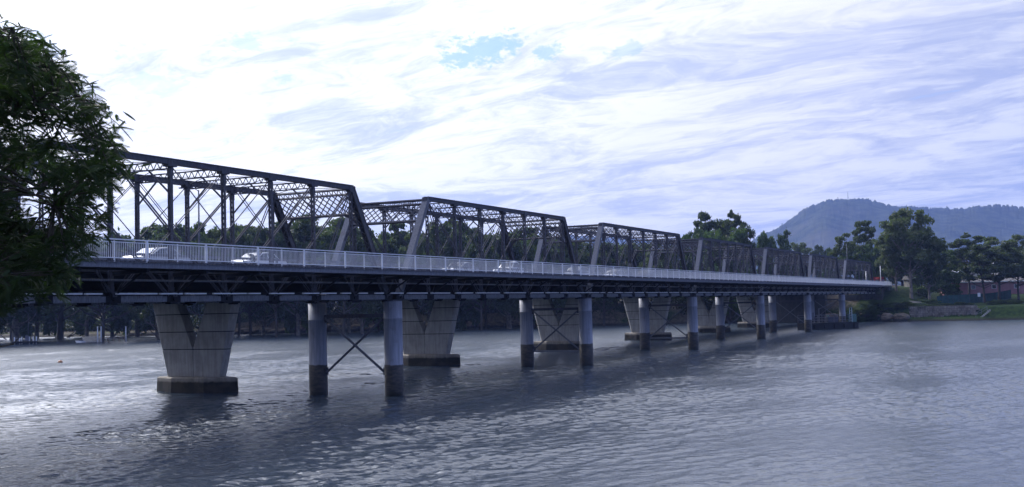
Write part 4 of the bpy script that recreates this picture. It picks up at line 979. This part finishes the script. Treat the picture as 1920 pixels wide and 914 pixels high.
# ------------------------------------------------------------------ foreground tree, rooted on the near bank just left of the view
def fore_tree():
    rs = np.random.RandomState(21); r = random.Random(21)
    poly = [(-260, -20), (-60, 20), (0, 50), (35, 48), (70, 68), (100, 90), (112, 120), (150, 122), (165, 150), (200, 165), (192, 190), (226, 208), (232, 236), (254, 266), (240, 292), (248, 330), (222, 352), (196, 366), (186, 392), (192, 425), (186, 462), (158, 486), (150, 520), (132, 556), (104, 566), (76, 556), (52, 560), (20, 586), (0, 590), (-60, 600), (-260, 560)]
    def inside(x, y):
        c = False; j = len(poly)-1
        for i in range(len(poly)):
            xi, yi = poly[i]; xj, yj = poly[j]
            if (yi > y) != (yj > y) and x < (xj-xi)*(y-yi)/(yj-yi)+xi: c = not c
            j = i
        return c
    gaps = [(95, 205, 16), (60, 200, 12), (128, 228, 14), (140, 255, 9), (75, 222, 10), (105, 268, 9), (30, 215, 12), (25, 262, 9), (62, 178+60, 8), (66, 345, 14), (60, 330, 9), (90, 415, 15), (104, 430, 13), (48, 395, 10), (78, 380, 8), (150, 385, 9), (30, 345, 8), (130, 300, 7), (140, 400, 8), (182, 370, 8)]
    base = at(-330, 500, 13.2); bz = float(gz(base.x, base.y))
    T = empty('feathery_tree', (base.x, base.y, bz-.2), 0, 'dark feathery leaved tree filling the upper left, nearest to the viewer', 'tree')
    o = Vector((base.x, base.y, bz-.2))
    tips = []; groups = []
    while len(groups) < 158:
        px, py = r.uniform(-250, 246), r.uniform(-10, 588)
        if not inside(px, py) or not inside(px+14, py-8): continue
        if any((px-a)**2+(py-b)**2 < (c+13)**2 for a, b, c in gaps): continue
        if px < -30 and r.random() < .6: continue
        groups.append((px, py, r.uniform(11.8, 15.4)))
    for (px, py, D) in groups:
        c = at(px, py, D)-o; sz = r.uniform(.10, .22)
        for k in range(r.randint(5, 9)):
            v = Vector((r.gauss(0, 1), r.gauss(0, 1), r.gauss(-.2, .8)))*sz
            if inside(px+v.dot(RT)/D*F+13, py-v.dot(UP)/D*F): tips.append(c+v)
    # limbs
    e = MB(); hub = at(-300, 400, 13.2)-o; e.tube([(0, 0, -.3), (0.05, 0, .8), hub*.5+Vector((.1, .1, .2)), hub, at(-250, 200, 13.4)-o, at(-200, 60, 13.6)-o], [.24, .2, .16, .13, .09, .04], 10)
    limbs = []
    for k in range(26):
        tgt = tips[r.randrange(len(tips))]; s0 = at(-300+r.uniform(0, 60), 400-r.uniform(-80, 230), 13.2)-o; mid = s0.lerp(tgt, .5)+Vector((0, 0, r.uniform(.1, .5)))
        pts = [s0, s0.lerp(mid, .5)+Vector((0, 0, .12)), mid, mid.lerp(tgt, .5)+Vector((r.uniform(-.1, .1), 0, .08)), tgt]; e.tube(pts, [.05, .04, .028, .018, .008], 6, False)
        for a_, b_ in zip(pts, pts[1:]):
            for q in (0, .33, .66): limbs.append(a_.lerp(b_, q))
        limbs.append(tgt)
    la = np.array([tuple(l) for l in limbs])
    for tp in tips:
        d = np.linalg.norm(la-np.array(tp), axis=1); s0 = Vector(la[d.argmin()]); 
        if (s0-tp).length > .05: e.tube([s0, s0.lerp(tp, .5)+Vector((0, 0, .05)), tp], [.011, .008, .004], 4, False)
    e.build('trunk', M_bark, T, True).data.name = 'trunk'
    tw = MB(); pts = [at(-200, 668, 12)-o, at(-40, 646, 12)-o, at(4, 650, 12)-o, at(25, 645.5, 12)-o, at(31, 638, 12)-o, at(38, 632, 12)-o]; tw.tube(pts, [.02, .012, .009, .008, .006, .004], 6); tw.tube([pts[0], hub*.62], [.02, .03], 6); tw.build('bare_twig', M_bark, T, True)
    V = []; 
    np_ = 13
    for tp in tips:
        for f in range(r.randint(8, 12)):
            a = r.uniform(0, 2*math.pi); el = r.uniform(-.9, .75); d = np.array([math.cos(a)*math.cos(el), math.sin(a)*math.cos(el), math.sin(el)]); ln = r.uniform(.10, .24)
            base_ = np.array(tp)+rs.randn(3)*.05; side = np.cross(d, rs.randn(3)*.6+np.array([0, 0, 1.])); side /= np.linalg.norm(side); nr = np.cross(side, d)
            for k in range(np_):
                s = (k+1)/np_; c = base_+d*ln*s+np.array([0, 0, -.14*ln*4*s*s*.35]); pl_ = ln*.21*math.sin(math.pi*(.15+.8*s))+.012
                for sg in (-1, 1):
                    tip = c+(side*sg*.7+d*.75)*pl_+np.array([0, 0, -.35*pl_]); w_ = d*.0048+nr*.0025*sg
                    V += [c-w_, tip-w_*.4, tip+w_*.4, c+w_]
            c1 = base_+d*ln+np.array([0, 0, -.2*ln]); V += [base_-nr*.003, base_+nr*.003, c1+nr*.002, c1-nr*.002]
    V = np.array(V); q = np.arange(len(V)).reshape(-1, 4)
    place('crown', npmesh('crown', V, q, M_leafN), T)
fore_tree()
